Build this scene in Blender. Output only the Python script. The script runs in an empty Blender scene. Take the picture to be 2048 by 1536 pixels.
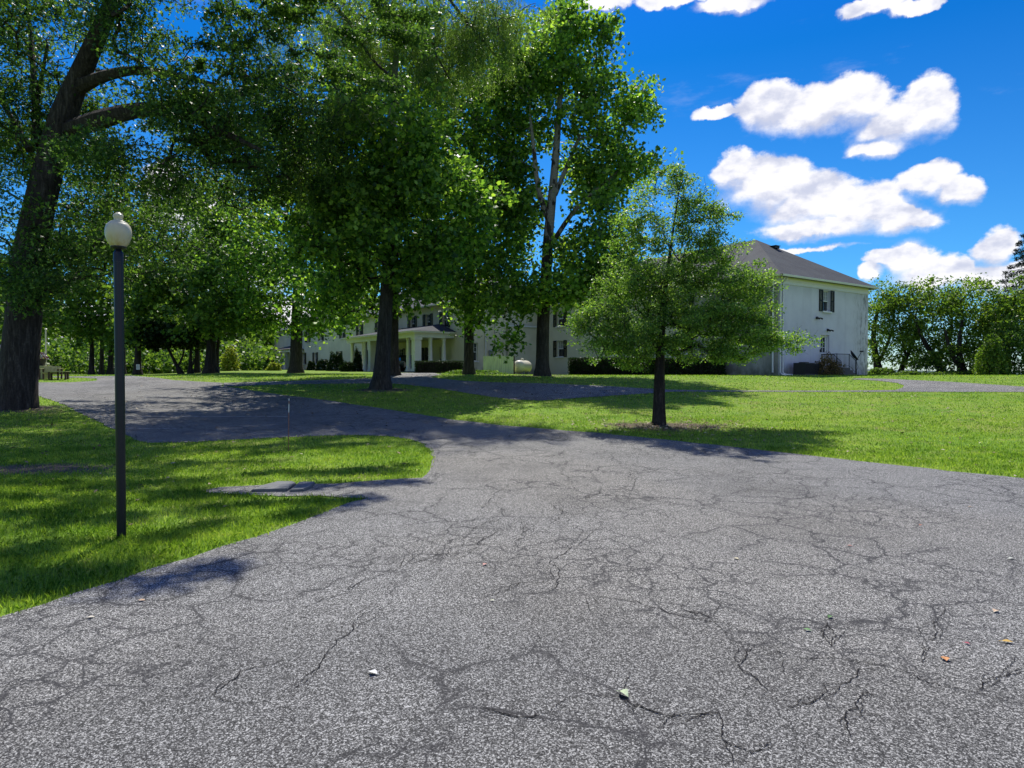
import bpy, bmesh, math, random
import numpy as np
from mathutils import Vector, Matrix

rng = np.random.default_rng(7)
random.seed(7)
SC = bpy.context.scene
COL = SC.collection
R = math.radians

SUN_EL, SUN_AZ = R(53), R(-4)

# ------------------------------------------------------------------ camera
F = 1365.33
TH = 0.0168
CAMH = 1.6
cam_d = bpy.data.cameras.new("camera")
cam_d.sensor_width = 36.0
cam_d.lens = 24.0
cam_d.clip_start = 0.1
cam_d.clip_end = 20000
cam = bpy.data.objects.new("camera", cam_d)
COL.objects.link(cam)
cam.location = (0, 0, CAMH)
cam.rotation_euler = (R(90) - TH, 0, 0)
SC.camera = cam


def ray(px, py):
    u = (px - 1024) / F
    v = (768 - py) / F
    return (u, math.cos(TH) + v * math.sin(TH), -math.sin(TH) + v * math.cos(TH))


def P(px, py, Y):
    d = ray(px, py)
    t = Y / d[1]
    return Vector((d[0] * t, Y, CAMH + d[2] * t))


def sst(a, b, x):
    t = np.clip((x - a) / (b - a), 0, 1)
    return t * t * (3 - 2 * t)


def terrain(x, y):
    x = np.asarray(x, float)
    y = np.asarray(y, float)
    z = 1.42 * sst(10, 42, y)
    a = x / np.maximum(y, 5)
    bump = sst(-0.54, -0.40, a) * sst(0.06, -0.08, a)
    z = z + 0.0105 * np.clip(y - 38, 0, 75) * bump
    edge = 60 + 70 * sst(30, -12, x)
    z = z - 24 * sst(0, 75, y - edge)
    return z


def T(x, y):
    return float(terrain(x, y))


_ys = np.concatenate([np.arange(1.5, 30, 0.02), np.arange(30, 140, 0.05)])


def G(px, py):
    d = ray(px, py)
    t = _ys / d[1]
    xs = d[0] * t
    zs = CAMH + d[2] * t
    hit = np.nonzero(zs <= terrain(xs, _ys))[0]
    i = hit[0] if len(hit) else len(_ys) - 1
    x, y = float(xs[i]), float(_ys[i])
    return Vector((x, y, T(x, y)))


# ------------------------------------------------------------------ object helpers
def tag(o, label=None, cat=None, group=None, kind=None):
    if label:
        o["label"] = label
    if cat:
        o["category"] = cat
    if group:
        o["group"] = group
    if kind:
        o["kind"] = kind
    return o


def empty(name, loc, rz=0, **kw):
    o = bpy.data.objects.new(name, None)
    COL.objects.link(o)
    o.location = loc
    o.rotation_euler = (0, 0, rz)
    tag(o, **kw)
    return o


class MB:
    def __init__(s):
        s.v = []
        s.f = []
        s.m = []

    def quad(s, pts, mi=0):
        n = len(s.v)
        s.v += [tuple(p) for p in pts]
        s.f.append(tuple(range(n, n + len(pts))))
        s.m.append(mi)

    def box(s, c, d, mi=0, M=None):
        x, y, z = c
        a, b, e = d[0] / 2, d[1] / 2, d[2] / 2
        vs = [Vector((x + i * a, y + j * b, z + k * e)) for k in (-1, 1) for j in (-1, 1) for i in (-1, 1)]
        if M is not None:
            vs = [M @ v for v in vs]
        n = len(s.v)
        s.v += [tuple(v) for v in vs]
        for f in ((0, 2, 3, 1), (4, 5, 7, 6), (0, 1, 5, 4), (2, 6, 7, 3), (0, 4, 6, 2), (1, 3, 7, 5)):
            s.f.append(tuple(n + i for i in f))
            s.m.append(mi)

    def bb(s, x0, x1, y0, y1, z0, z1, mi=0):
        s.box(((x0 + x1) / 2, (y0 + y1) / 2, (z0 + z1) / 2), (abs(x1 - x0), abs(y1 - y0), abs(z1 - z0)), mi)

    def tube(s, pts, rad, n=6, mi=0, cap=True, wob=0.0, rr=None):
        pts = [Vector(p) for p in pts]
        if not hasattr(rad, "__len__"):
            rad = [rad] * len(pts)
        base = len(s.v)
        up = Vector((0.31, 0.17, 0.94))
        d0 = (pts[1] - pts[0]).normalized()
        if abs(d0.dot(up)) > 0.9:
            up = Vector((0, 1, 0.05)).normalized()
        for i, p in enumerate(pts):
            if i == 0:
                d = pts[1] - pts[0]
            elif i == len(pts) - 1:
                d = pts[-1] - pts[-2]
            else:
                d = pts[i + 1] - pts[i - 1]
            d.normalize()
            a = d.cross(up)
            if a.length < 1e-4:
                a = d.cross(Vector((1, 0, 0)))
            a.normalize()
            b = d.cross(a)
            for k in range(n):
                t = 2 * math.pi * k / n
                w = 1.0
                if wob:
                    w += wob * (0.6 * math.sin(3 * t + i * 0.35) + 0.5 * math.sin(5 * t - i * 0.22 + 1) + random.uniform(-.25, .25))
                s.v.append(tuple(p + (a * math.cos(t) + b * math.sin(t)) * rad[i] * w))
        for i in range(len(pts) - 1):
            for k in range(n):
                k2 = (k + 1) % n
                s.f.append((base + i * n + k, base + i * n + k2, base + (i + 1) * n + k2, base + (i + 1) * n + k))
                s.m.append(mi)
        if cap:
            s.f.append(tuple(base + k for k in range(n))[::-1])
            s.m.append(mi)
            s.f.append(tuple(base + (len(pts) - 1) * n + k for k in range(n)))
            s.m.append(mi)

    def lathe(s, prof, c=(0, 0, 0), n=24, mi=0, lobes=0, amp=0):
        base = len(s.v)
        for (r, z) in prof:
            for k in range(n):
                t = 2 * math.pi * k / n
                q = r * (1 + amp * math.cos(lobes * t)) if lobes else r
                s.v.append((c[0] + q * math.cos(t), c[1] + q * math.sin(t), c[2] + z))
        for i in range(len(prof) - 1):
            for k in range(n):
                k2 = (k + 1) % n
                s.f.append((base + i * n + k, base + i * n + k2, base + (i + 1) * n + k2, base + (i + 1) * n + k))
                s.m.append(mi)
        s.f.append(tuple(base + k for k in range(n))[::-1])
        s.m.append(mi)
        s.f.append(tuple(base + (len(prof) - 1) * n + k for k in range(n)))
        s.m.append(mi)

    def build(s, name, mats, parent=None, smooth=False, bevel=0, loc=None):
        me = bpy.data.meshes.new(name)
        me.from_pydata(s.v, [], s.f)
        if not isinstance(mats, (list, tuple)):
            mats = [mats]
        for m in mats:
            me.materials.append(m)
        me.polygons.foreach_set("material_index", s.m)
        if smooth:
            me.polygons.foreach_set("use_smooth", [True] * len(s.f))
        me.update()
        o = bpy.data.objects.new(name, me)
        COL.objects.link(o)
        if parent:
            o.parent = parent
        if loc is not None:
            o.location = loc
        if bevel:
            b = o.modifiers.new("bevel", "BEVEL")
            b.width = bevel
            b.segments = 2
            b.limit_method = "ANGLE"
        if smooth:
            try:
                me.set_sharp_from_angle(angle=R(40))
            except Exception:
                pass
        return o


def np_mesh(name, V, counts, idx, mats, parent=None, matidx=None, smooth=False):
    me = bpy.data.meshes.new(name)
    V = np.ascontiguousarray(V, dtype=np.float32)
    counts = np.asarray(counts, np.int32)
    idx = np.ascontiguousarray(idx, dtype=np.int32).ravel()
    me.vertices.add(len(V))
    me.vertices.foreach_set("co", V.ravel())
    me.loops.add(len(idx))
    me.loops.foreach_set("vertex_index", idx)
    me.polygons.add(len(counts))
    st = np.zeros(len(counts), np.int32)
    st[1:] = np.cumsum(counts)[:-1]
    me.polygons.foreach_set("loop_start", st)
    if not isinstance(mats, (list, tuple)):
        mats = [mats]
    for m in mats:
        me.materials.append(m)
    if matidx is not None:
        me.polygons.foreach_set("material_index", np.asarray(matidx, np.int32))
    if smooth:
        me.polygons.foreach_set("use_smooth", np.ones(len(counts), bool))
    me.update(calc_edges=True)
    me.validate()
    o = bpy.data.objects.new(name, me)
    COL.objects.link(o)
    if parent:
        o.parent = parent
    return o


# ------------------------------------------------------------------ materials
class NT:
    def __init__(s, name):
        s.mat = bpy.data.materials.new(name)
        s.mat.use_nodes = True
        s.t = s.mat.node_tree
        s.t.nodes.clear()
        s.out = s.n("ShaderNodeOutputMaterial")

    def n(s, typ, **kw):
        nd = s.t.nodes.new(typ)
        for k, v in kw.items():
            setattr(nd, k, v)
        return nd

    def set(s, sock, v):
        if hasattr(v, "is_output") or isinstance(v, bpy.types.NodeSocket):
            s.t.links.new(v, sock)
        else:
            sock.default_value = v

    def pos(s):
        return s.n("ShaderNodeNewGeometry").outputs["Position"]

    def obj(s):
        return s.n("ShaderNodeTexCoord").outputs["Object"]

    def mapping(s, v, scale=(1, 1, 1), loc=(0, 0, 0), rot=(0, 0, 0)):
        m = s.n("ShaderNodeMapping")
        s.set(m.inputs["Vector"], v)
        m.inputs["Scale"].default_value = scale
        m.inputs["Location"].default_value = loc
        m.inputs["Rotation"].default_value = rot
        return m.outputs[0]

    def noise(s, v, scale=1, detail=3, rough=0.5, out="Fac", dist=0):
        m = s.n("ShaderNodeTexNoise")
        s.set(m.inputs["Vector"], v)
        m.inputs["Scale"].default_value = scale
        m.inputs["Detail"].default_value = detail
        m.inputs["Roughness"].default_value = rough
        m.inputs["Distortion"].default_value = dist
        return m.outputs[out]

    def voro(s, v, scale=1, feature="F1", out="Distance", rnd=1.0):
        m = s.n("ShaderNodeTexVoronoi", feature=feature)
        s.set(m.inputs["Vector"], v)
        m.inputs["Scale"].default_value = scale
        m.inputs["Randomness"].default_value = rnd
        return m.outputs[out]

    def ramp(s, fac, stops, interp="LINEAR"):
        m = s.n("ShaderNodeValToRGB")
        m.color_ramp.interpolation = interp
        el = m.color_ramp.elements
        while len(el) < len(stops):
            el.new(0.5)
        for e, (p, c) in zip(el, stops):
            e.position = p
            if not hasattr(c, "__len__"):
                c = (c, c, c)
            e.color = (*c[:3], 1)
        s.set(m.inputs[0], fac)
        return m.outputs[0]

    def mix(s, fac, a, b, mode="MIX"):
        m = s.n("ShaderNodeMix", data_type="RGBA", blend_type=mode)
        s.set(m.inputs[0], fac)
        for sock, v in ((m.inputs[6], a), (m.inputs[7], b)):
            if isinstance(v, (tuple, list)):
                v = (*v[:3], 1)
            s.set(sock, v)
        return m.outputs[2]

    def math(s, op, a, b=0.0, c=None, clamp=False):
        m = s.n("ShaderNodeMath", operation=op, use_clamp=clamp)
        s.set(m.inputs[0], a)
        s.set(m.inputs[1], b)
        if c is not None:
            s.set(m.inputs[2], c)
        return m.outputs[0]

    def mr(s, v, a, b, c=0, d=1, interp="SMOOTHSTEP"):
        m = s.n("ShaderNodeMapRange", interpolation_type=interp)
        s.set(m.inputs[0], v)
        for i, q in enumerate((a, b, c, d)):
            m.inputs[i + 1].default_value = q
        return m.outputs[0]

    def bump(s, h, strength=0.3, dist=0.02):
        m = s.n("ShaderNodeBump")
        s.set(m.inputs["Height"], h)
        m.inputs["Strength"].default_value = strength
        m.inputs["Distance"].default_value = dist
        return m.outputs[0]

    def pbr(s, col, rough=0.7, spec=0.3, metal=0, normal=None, trans=0):
        b = s.n("ShaderNodeBsdfPrincipled")
        if isinstance(col, (tuple, list)):
            col = (*col[:3], 1)
        s.set(b.inputs["Base Color"], col)
        s.set(b.inputs["Roughness"], rough)
        b.inputs["Specular IOR Level"].default_value = spec
        b.inputs["Metallic"].default_value = metal
        b.inputs["Transmission Weight"].default_value = trans
        if normal is not None:
            s.set(b.inputs["Normal"], normal)
        return b.outputs[0]

    def done(s, sh):
        s.t.links.new(sh, s.out.inputs[0])
        return s.mat


def leaf_mat(name, dark, mid, light, trans=0.42, tcol=None, spec=0.35, rough=0.45):
    n = NT(name)
    g = n.n("ShaderNodeNewGeometry")
    rnd = g.outputs["Random Per Island"]
    big = n.noise(g.outputs["Position"], 0.35, 2)
    f = n.math("ADD", n.math("MULTIPLY", rnd, 0.65), n.math("MULTIPLY", big, 0.35))
    col = n.ramp(f, [(0.1, dark), (0.5, mid), (0.92, light)])
    p = n.pbr(col, rough, spec)
    tr = n.n("ShaderNodeBsdfTranslucent")
    t = n.mix(1.0, col, tcol or (1.5, 1.45, 0.6), "MULTIPLY")
    n.set(tr.inputs[0], t)
    m = n.n("ShaderNodeMixShader")
    m.inputs[0].default_value = trans
    n.t.links.new(p, m.inputs[1])
    n.t.links.new(tr.outputs[0], m.inputs[2])
    return n.done(m.outputs[0])


M = {}
M["oak_leaf"] = leaf_mat("oak_leaf", (.014, .040, .016), (.05, .12, .03), (.18, .32, .06), spec=.22, trans=.48)
M["fine_leaf"] = leaf_mat("fine_leaf", (.04, .085, .024), (.11, .20, .048), (.24, .37, .09), spec=.2, trans=.48)
M["sycamore_leaf"] = leaf_mat("sycamore_leaf", (.016, .050, .014), (.105, .235, .040), (.38, .58, .09), spec=.4, trans=.6)
M["young_leaf"] = leaf_mat("young_leaf", (.042, .105, .028), (.125, .255, .05), (.32, .48, .10), spec=.3, trans=.55)
M["wood_leaf"] = leaf_mat("wood_leaf", (.030, .075, .018), (.085, .17, .030), (.20, .31, .055), spec=.2, trans=.5)
M["bright_leaf"] = leaf_mat("bright_leaf", (.035, .08, .016), (.10, .195, .03), (.26, .37, .06), spec=.2, trans=.5)
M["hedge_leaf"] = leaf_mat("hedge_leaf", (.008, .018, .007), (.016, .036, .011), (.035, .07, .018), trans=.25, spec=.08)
M["yellow_leaf"] = leaf_mat("yellow_leaf", (.10, .15, .02), (.24, .30, .04), (.42, .46, .08), spec=.15)
M["red_leaf"] = leaf_mat("red_leaf", (.05, .06, .02), (.16, .12, .05), (.34, .22, .12), spec=.15)
M["spruce_needle"] = leaf_mat("spruce_needle", (.008, .018, .012), (.016, .032, .02), (.03, .055, .03), trans=.1, spec=.1)
M["grey_leaf"] = leaf_mat("grey_leaf", (.06, .10, .06), (.12, .18, .11), (.2, .28, .18), spec=.15)


def bark_mat(name, c0, c1, c2, patch=None, zs=1.0):
    n = NT(name)
    p = n.pos()
    v = n.mapping(p, (7, 7, 1.1 * zs))
    a = n.noise(v, 1.6, 5, .65, dist=.6)
    b = n.noise(p, 18, 4, .6)
    f = n.math("ADD", n.math("MULTIPLY", a, .75), n.math("MULTIPLY", b, .25))
    col = n.ramp(f, [(.32, c0), (.52, c1), (.72, c2)])
    if patch:
        z = n.n("ShaderNodeSeparateXYZ")
        n.set(z.inputs[0], p)
        h = n.mr(z.outputs[2], 6, 13, -.28, .12)
        q = n.noise(n.mapping(p, (1.5, 1.5, .7)), 2.2, 3, .6)
        k = n.mr(n.math("ADD", q, h), .50, .56)
        col = n.mix(k, col, n.ramp(b, [(.3, patch[0]), (.7, patch[1])]))
    nb = n.bump(f, .9, .06)
    return n.done(n.pbr(col, .9, .15, normal=nb))


M["oak_bark"] = bark_mat("oak_bark", (.012, .010, .009), (.045, .038, .034), (.12, .105, .095))
M["dark_bark"] = bark_mat("dark_bark", (.010, .009, .008), (.032, .027, .024), (.085, .072, .062))
M["sycamore_bark"] = bark_mat("sycamore_bark", (.016, .014, .012), (.05, .044, .036), (.11, .10, .085),
                              patch=((.16, .15, .12), (.32, .31, .26)))


def simple(name, col, rough=.6, spec=.3, metal=0, var=.25, scale=6, bump=0):
    n = NT(name)
    p = n.obj()
    f = n.noise(p, scale, 4, .6)
    c = n.mix(f, tuple(max(0, q * (1 - var)) for q in col), tuple(min(1, q * (1 + var)) for q in col))
    nb = n.bump(f, bump, .01) if bump else None
    return n.done(n.pbr(c, rough, spec, metal, nb))


M["white_paint"] = simple("white_paint", (.72, .72, .70), .5, var=.08)
M["trim"] = simple("trim", (.80, .78, .75), .55, var=.08)
M["shutter"] = simple("shutter", (.012, .013, .014), .5, var=.3)
M["black_metal"] = simple("black_metal", (.018, .019, .022), .42, .45, var=.3, scale=20)
M["pole_paint"] = simple("pole_paint", (.008, .010, .015), .34, .35, var=.35, scale=30)
M["fixture"] = simple("fixture", (.03, .03, .032), .5)
M["grey_metal"] = simple("grey_metal", (.30, .31, .31), .45, metal=.0)
M["tank"] = simple("tank", (.62, .58, .44), .4, var=.12)
M["step_stone"] = simple("step_stone", (.12, .11, .10), .85, bump=.2)
M["slab"] = simple("slab", (.13, .135, .13), .9, bump=.5, scale=9, var=.45)
M["red_paint"] = simple("red_paint", (.22, .02, .02), .6)
M["car_paint"] = simple("car_paint", (.012, .014, .018), .15, .6, var=.05)
M["rubber"] = simple("rubber", (.015, .015, .015), .8)
M["stake"] = simple("stake", (.25, .10, .06), .6)
M["interior"] = simple("interior", (.02, .02, .022), .8)
M["blind"] = simple("blind", (.35, .36, .36), .7, var=.1)
M["chair_wood"] = simple("chair_wood", (.34, .34, .16), .75, var=.3, scale=12)
M["brown_wood"] = simple("brown_wood", (.07, .045, .03), .8, var=.3)
M["hill"] = simple("hill", (.05, .09, .07), .95, var=.3, scale=.01)

n = NT("glass")
fr = n.noise(n.pos(), 1.3, 2)
M["glass"] = n.done(n.pbr(n.mix(fr, (.010, .013, .018), (.03, .036, .045)), .04, .7))

n = NT("water")
M["water"] = n.done(n.pbr((.08, .14, .2), .12, .5, normal=n.bump(n.noise(n.mapping(n.pos(), (.05, .2, 1)), 1, 4), .3, 1)))

# lamp globe : weathered translucent plastic
n = NT("globe")
p = n.obj()
z = n.n("ShaderNodeSeparateXYZ")
n.set(z.inputs[0], p)
streak = n.noise(n.mapping(p, (40, 40, 4)), 1, 4, .6)
low = n.mr(z.outputs[2], 2.79, 2.98, 1, 0)
c = n.mix(n.math("MULTIPLY", low, n.mr(streak, .3, .7)), n.mix(streak, (.56, .52, .32), (.66, .62, .42)), (.50, .38, .14))
b1 = n.pbr(c, .32, .5)
tr = n.n("ShaderNodeBsdfTranslucent")
n.set(tr.inputs[0], c)
mx = n.n("ShaderNodeMixShader")
mx.inputs[0].default_value = .12
n.t.links.new(b1, mx.inputs[1])
n.t.links.new(tr.outputs[0], mx.inputs[2])
M["globe"] = n.done(mx.outputs[0])


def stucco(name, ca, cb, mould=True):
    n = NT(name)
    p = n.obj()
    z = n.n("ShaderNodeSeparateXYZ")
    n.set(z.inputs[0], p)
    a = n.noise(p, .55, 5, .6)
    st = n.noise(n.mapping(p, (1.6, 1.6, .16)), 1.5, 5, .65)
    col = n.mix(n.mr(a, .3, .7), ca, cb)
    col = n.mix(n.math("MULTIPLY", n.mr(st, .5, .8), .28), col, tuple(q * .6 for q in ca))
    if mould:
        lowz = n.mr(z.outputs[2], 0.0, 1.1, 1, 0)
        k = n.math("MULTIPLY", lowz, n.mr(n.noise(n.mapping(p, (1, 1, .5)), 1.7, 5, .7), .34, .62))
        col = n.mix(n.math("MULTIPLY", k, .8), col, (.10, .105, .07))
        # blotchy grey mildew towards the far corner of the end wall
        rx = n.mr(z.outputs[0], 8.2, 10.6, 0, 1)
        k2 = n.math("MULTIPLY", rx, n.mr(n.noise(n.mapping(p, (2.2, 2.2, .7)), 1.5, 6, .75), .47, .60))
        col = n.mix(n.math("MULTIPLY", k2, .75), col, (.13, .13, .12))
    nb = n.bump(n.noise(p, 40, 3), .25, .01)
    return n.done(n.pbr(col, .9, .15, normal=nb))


M["stucco"] = stucco("stucco", (.56, .545, .58), (.66, .65, .68))
M["stucco_shaded"] = stucco("stucco_shaded", (.20, .20, .18), (.40, .39, .36))
# grey for tree shade and mildew painted in, fading out away from the corner
_t = M["stucco_shaded"].node_tree
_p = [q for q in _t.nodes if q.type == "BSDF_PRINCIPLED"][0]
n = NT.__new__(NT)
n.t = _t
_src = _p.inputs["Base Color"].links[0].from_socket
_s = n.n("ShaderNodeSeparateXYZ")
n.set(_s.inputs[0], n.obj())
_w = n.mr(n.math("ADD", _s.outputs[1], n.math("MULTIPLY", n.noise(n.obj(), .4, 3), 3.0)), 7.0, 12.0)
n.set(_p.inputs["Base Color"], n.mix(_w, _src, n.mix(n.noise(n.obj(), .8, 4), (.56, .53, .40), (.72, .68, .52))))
M["stucco_cream"] = stucco("stucco_cream", (.62, .58, .42), (.76, .71, .53))


def board_mat(name, base):
    n = NT(name)
    p = n.obj()
    st = n.noise(n.mapping(p, (8, 8, .6)), 2, 5, .7)
    c = n.mix(n.mr(st, .3, .75), base, tuple(q * .6 for q in base))
    return n.done(n.pbr(c, .85, .2))


M["pale_board"] = board_mat("pale_board", (.68, .76, .46))

n = NT("shingle")
p = n.obj()
br = n.n("ShaderNodeTexBrick")
n.set(br.inputs["Vector"], n.mapping(p, (1, 1, 1)))
br.inputs["Scale"].default_value = 2.6
br.inputs["Color1"].default_value = (.028, .036, .044, 1)
br.inputs["Color2"].default_value = (.046, .055, .063, 1)
br.inputs["Mortar"].default_value = (.03, .03, .03, 1)
br.inputs["Mortar Size"].default_value = .03
blot = n.noise(p, .8, 4)
fine = n.noise(p, 30, 3)
c = n.mix(n.mr(blot, .35, .7), br.outputs[0], (.055, .066, .068))
c = n.mix(.35, c, n.ramp(fine, [(.3, .015), (.7, .10)]))
M["shingle"] = n.done(n.pbr(c, .9, .2, normal=n.bump(fine, .4, .02)))
M["pale_roof"] = simple("pale_roof", (.42, .42, .40), .8, var=.2)

# ---- ground (soil + turf colour under the blades)
dirt_spots = [(G(80, 938), 1.6, .75), (G(1330, 852), 1.9, 1.1),
              (G(40, 818), 1.6, 1.2), (G(762, 780), 1.5, 1.2), (G(1085, 752), 2.4, 1.4), (G(938, 748), 2.2, 1.3)]
n = NT("turf")
p = n.pos()
big = n.noise(p, .25, 4, .6)
med = n.noise(p, 1.7, 4, .65)
fine = n.noise(n.mapping(p, (1, .45, 1)), 38, 4, .7)
c = n.mix(n.mr(big, .35, .7), (.17, .31, .025), (.27, .38, .045))
c = n.mix(n.math("MULTIPLY", n.mr(med, .48, .72), .75), c, (.33, .33, .08))
clv = n.noise(n.mapping(p, loc=(5, 3, 0)), 1.1, 5, .7)
c = n.mix(n.math("MULTIPLY", n.mr(clv, .52, .66), .6), c, (.075, .17, .016))
dry = n.noise(n.mapping(p, loc=(1, 8, 0)), .5, 5, .7)
c = n.mix(n.math("MULTIPLY", n.mr(dry, .55, .70), .55), c, (.32, .26, .10))
c = n.mix(n.mr(fine, .38, .62, .0, .75), c, (.030, .062, .010))
sp = n.voro(n.mapping(p, (1, 1, 1)), 2.3, out="Distance")
sx = n.n("ShaderNodeSeparateXYZ")
n.set(sx.inputs[0], p)
dm = None
for (q, rx, ry) in dirt_spots:
    dx = n.math("DIVIDE", n.math("SUBTRACT", sx.outputs[0], q.x), rx)
    dy = n.math("DIVIDE", n.math("SUBTRACT", sx.outputs[1], q.y), ry)
    d = n.math("SQRT", n.math("ADD", n.math("MULTIPLY", dx, dx), n.math("MULTIPLY", dy, dy)))
    d = n.math("ADD", d, n.math("MULTIPLY", n.math("SUBTRACT", med, .5), 1.3))
    k = n.mr(d, .55, 1.05, 1, 0)
    dm = k if dm is None else n.math("MAXIMUM", dm, k)
soil = n.ramp(fine, [(.3, (.03, .02, .018)), (.55, (.11, .08, .07)), (.75, (.24, .19, .17))])
c = n.mix(n.math("MULTIPLY", dm, .9), c, soil)
M["turf"] = n.done(n.pbr(c, .95, .1, normal=n.bump(fine, .7, .03)))

# ---- asphalt
def asphalt(name, k=1.0, smooth=False):
    n = NT(name)
    p = n.pos()
    g1 = n.voro(p, 220, out="Color")
    g2 = n.voro(n.mapping(p, loc=(3, 1, 0)), 120, out="Color")
    s1 = n.n("ShaderNodeSeparateColor")
    n.set(s1.inputs[0], g1)
    s2 = n.n("ShaderNodeSeparateColor")
    n.set(s2.inputs[0], g2)
    f = n.math("ADD", n.math("MULTIPLY", s1.outputs[0], .55), n.math("MULTIPLY", s2.outputs[1], .45))
    if smooth:
        f = n.math("ADD", n.math("MULTIPLY", f, .4), .3)
    a = [q * k for q in (.012, .058, .155, .52)]
    col = n.ramp(f, [(.20, a[0]), (.42, a[1]), (.62, a[2]), (.86, a[3])])
    # worn dark areas, in patches
    pa = n.noise(n.mapping(p, (1, .8, 1)), .42, 4, .62)
    xyz = n.n("ShaderNodeSeparateXYZ")
    n.set(xyz.inputs[0], p)
    near = n.mr(xyz.outputs[1], 3.0, 5.6, .16, 0)
    pk = n.mr(n.math("ADD", pa, near), .46, .66)
    col = n.mix(n.math("MULTIPLY", pk, .55), col, n.mix(.5, col, (.10, .10, .105), "MULTIPLY"))
    col = n.mix(1.0, col, (1.01, 1.01, .935), "MULTIPLY")
    tint = n.noise(p, .15, 2)
    col = n.mix(n.mr(tint, .4, .6), col, n.mix(1.0, col, (1.03, 1.0, .95), "MULTIPLY"))
    # hairline crazing
    wob = n.n("ShaderNodeTexNoise")
    n.set(wob.inputs["Vector"], p)
    wob.inputs["Scale"].default_value = 3.5
    wob.inputs["Detail"].default_value = 4
    vm = n.n("ShaderNodeVectorMath", operation="MULTIPLY_ADD")
    n.set(vm.inputs[0], wob.outputs["Color"])
    vm.inputs[1].default_value = (.26, .26, .26)
    n.set(vm.inputs[2], p)
    e = n.voro(vm.outputs[0], 1.25, "DISTANCE_TO_EDGE")
    e2 = n.voro(n.mapping(vm.outputs[0], loc=(7, 2, 0)), 3.2, "DISTANCE_TO_EDGE")
    mk = n.mr(n.noise(p, .5, 3), .44, .56)
    mk2 = n.mr(n.noise(n.mapping(p, loc=(9, 4, 0)), .55, 3), .47, .60)
    c1 = n.math("MULTIPLY", n.mr(e, .0, .022, 1, 0), mk)
    c2 = n.math("MULTIPLY", n.mr(e2, .0, .040, 1, 0), mk2)
    ck = n.math("MAXIMUM", c1, c2)
    halo = n.math("MAXIMUM", n.math("MULTIPLY", n.mr(e, .0, .13, 1, 0), mk), n.math("MULTIPLY", n.mr(e2, .0, .16, .8, 0), mk2))
    col = n.mix(n.math("MULTIPLY", halo, n.mr(f, .35, .75, .62, .08)), col, (.018, .018, .019))
    col = n.mix(n.math("MULTIPLY", ck, .85 if not smooth else .2), col, (.02, .02, .021))
    nb = n.bump(f, .35, .010)
    return n.done(n.pbr(col, .85, .25, normal=nb))


M["asphalt"] = asphalt("asphalt")
M["asphalt_far"] = asphalt("asphalt_far", 1.05)
n = NT("crack")
M["crack"] = n.done(n.pbr(n.mix(n.noise(n.pos(), 60, 2), (.012, .012, .012), (.035, .033, .031)), .95, .05))
n = NT("road_paint")
pn = n.noise(n.pos(), 9, 4)
M["road_paint"] = n.done(n.pbr(n.mix(n.mr(pn, .35, .6), (.14, .14, .14), (.62, .62, .60)), .8))

# grass blades
n = NT("blade")
g = n.n("ShaderNodeNewGeometry")
rnd = g.outputs["Random Per Island"]
big = n.noise(g.outputs["Position"], 1.1, 5, .7)
f = n.math("ADD", n.math("MULTIPLY", rnd, .45), n.math("MULTIPLY", n.mr(big, .28, .72), .5))
c = n.ramp(f, [(.2, (.07, .17, .010)), (.45, (.21, .36, .035)), (.78, (.42, .57, .08)), (.96, (.56, .56, .20))])
pb = n.pbr(c, .5, .25)
tr = n.n("ShaderNodeBsdfTranslucent")
n.set(tr.inputs[0], n.mix(1.0, c, (1.3, 1.3, .7), "MULTIPLY"))
mx = n.n("ShaderNodeMixShader")
mx.inputs[0].default_value = .4
n.t.links.new(pb, mx.inputs[1])
n.t.links.new(tr.outputs[0], mx.inputs[2])
M["blade"] = n.done(mx.outputs[0])

n = NT("dead_leaf")
g = n.n("ShaderNodeNewGeometry")
c = n.ramp(g.outputs["Random Per Island"], [(.0, (.05, .03, .02)), (.4, (.16, .10, .06)), (.7, (.30, .22, .14)), (1, (.45, .40, .28))])
M["dead_leaf"] = n.done(n.pbr(c, .8, .2))

# ------------------------------------------------------------------ terrain
xs = np.concatenate([[-9000, -4000, -1500, -600, -300, -200, -150, -120, -100], np.arange(-90, 71, 1.0),
                     [80, 100, 130, 170, 220, 300, 600, 1500, 4000, 9000]])
ys = np.concatenate([[-3000, -600, -150, -60, -30], np.arange(-20, 131, 1.0),
                     [140, 150, 165, 180, 200, 230, 300, 600, 1500, 4000, 9000]])
XX, YY = np.meshgrid(xs, ys)
ZZ = terrain(XX, YY)
V = np.stack([XX.ravel(), YY.ravel(), ZZ.ravel()], 1)
nx, ny = len(xs), len(ys)
ii, jj = np.meshgrid(np.arange(nx - 1), np.arange(ny - 1))
a = (jj * nx + ii).ravel()
idx = np.stack([a, a + 1, a + nx + 1, a + nx], 1)
g_o = np_mesh("ground", V, np.full(len(a), 4), idx, M["turf"], smooth=True)
tag(g_o, kind="structure")
mb = MB()
mb.quad([(-9000, 120, -20), (9000, 120, -20), (9000, 9000, -20), (-9000, 9000, -20)])
tag(mb.build("water", M["water"]), kind="structure")
# far shore
mb = MB()
px = np.linspace(-5000, 6000, 140)
top = [-20 + 26 + 30 * (0.5 + .5 * math.sin(x * .0011 + 1)) * (0.6 + .4 * math.sin(x * .0037)) + random.uniform(0, 5) for x in px]
for i in range(len(px) - 1):
    mb.quad([(px[i], 3600, -21), (px[i + 1], 3600, -21), (px[i + 1], 4100, top[i + 1]), (px[i], 4100, top[i])])
    mb.quad([(px[i], 4100, top[i]), (px[i + 1], 4100, top[i + 1]), (px[i + 1], 5200, top[i + 1] - 3), (px[i], 5200, top[i] - 3)])
tag(mb.build("hills", M["hill"], smooth=True), kind="structure")

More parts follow.
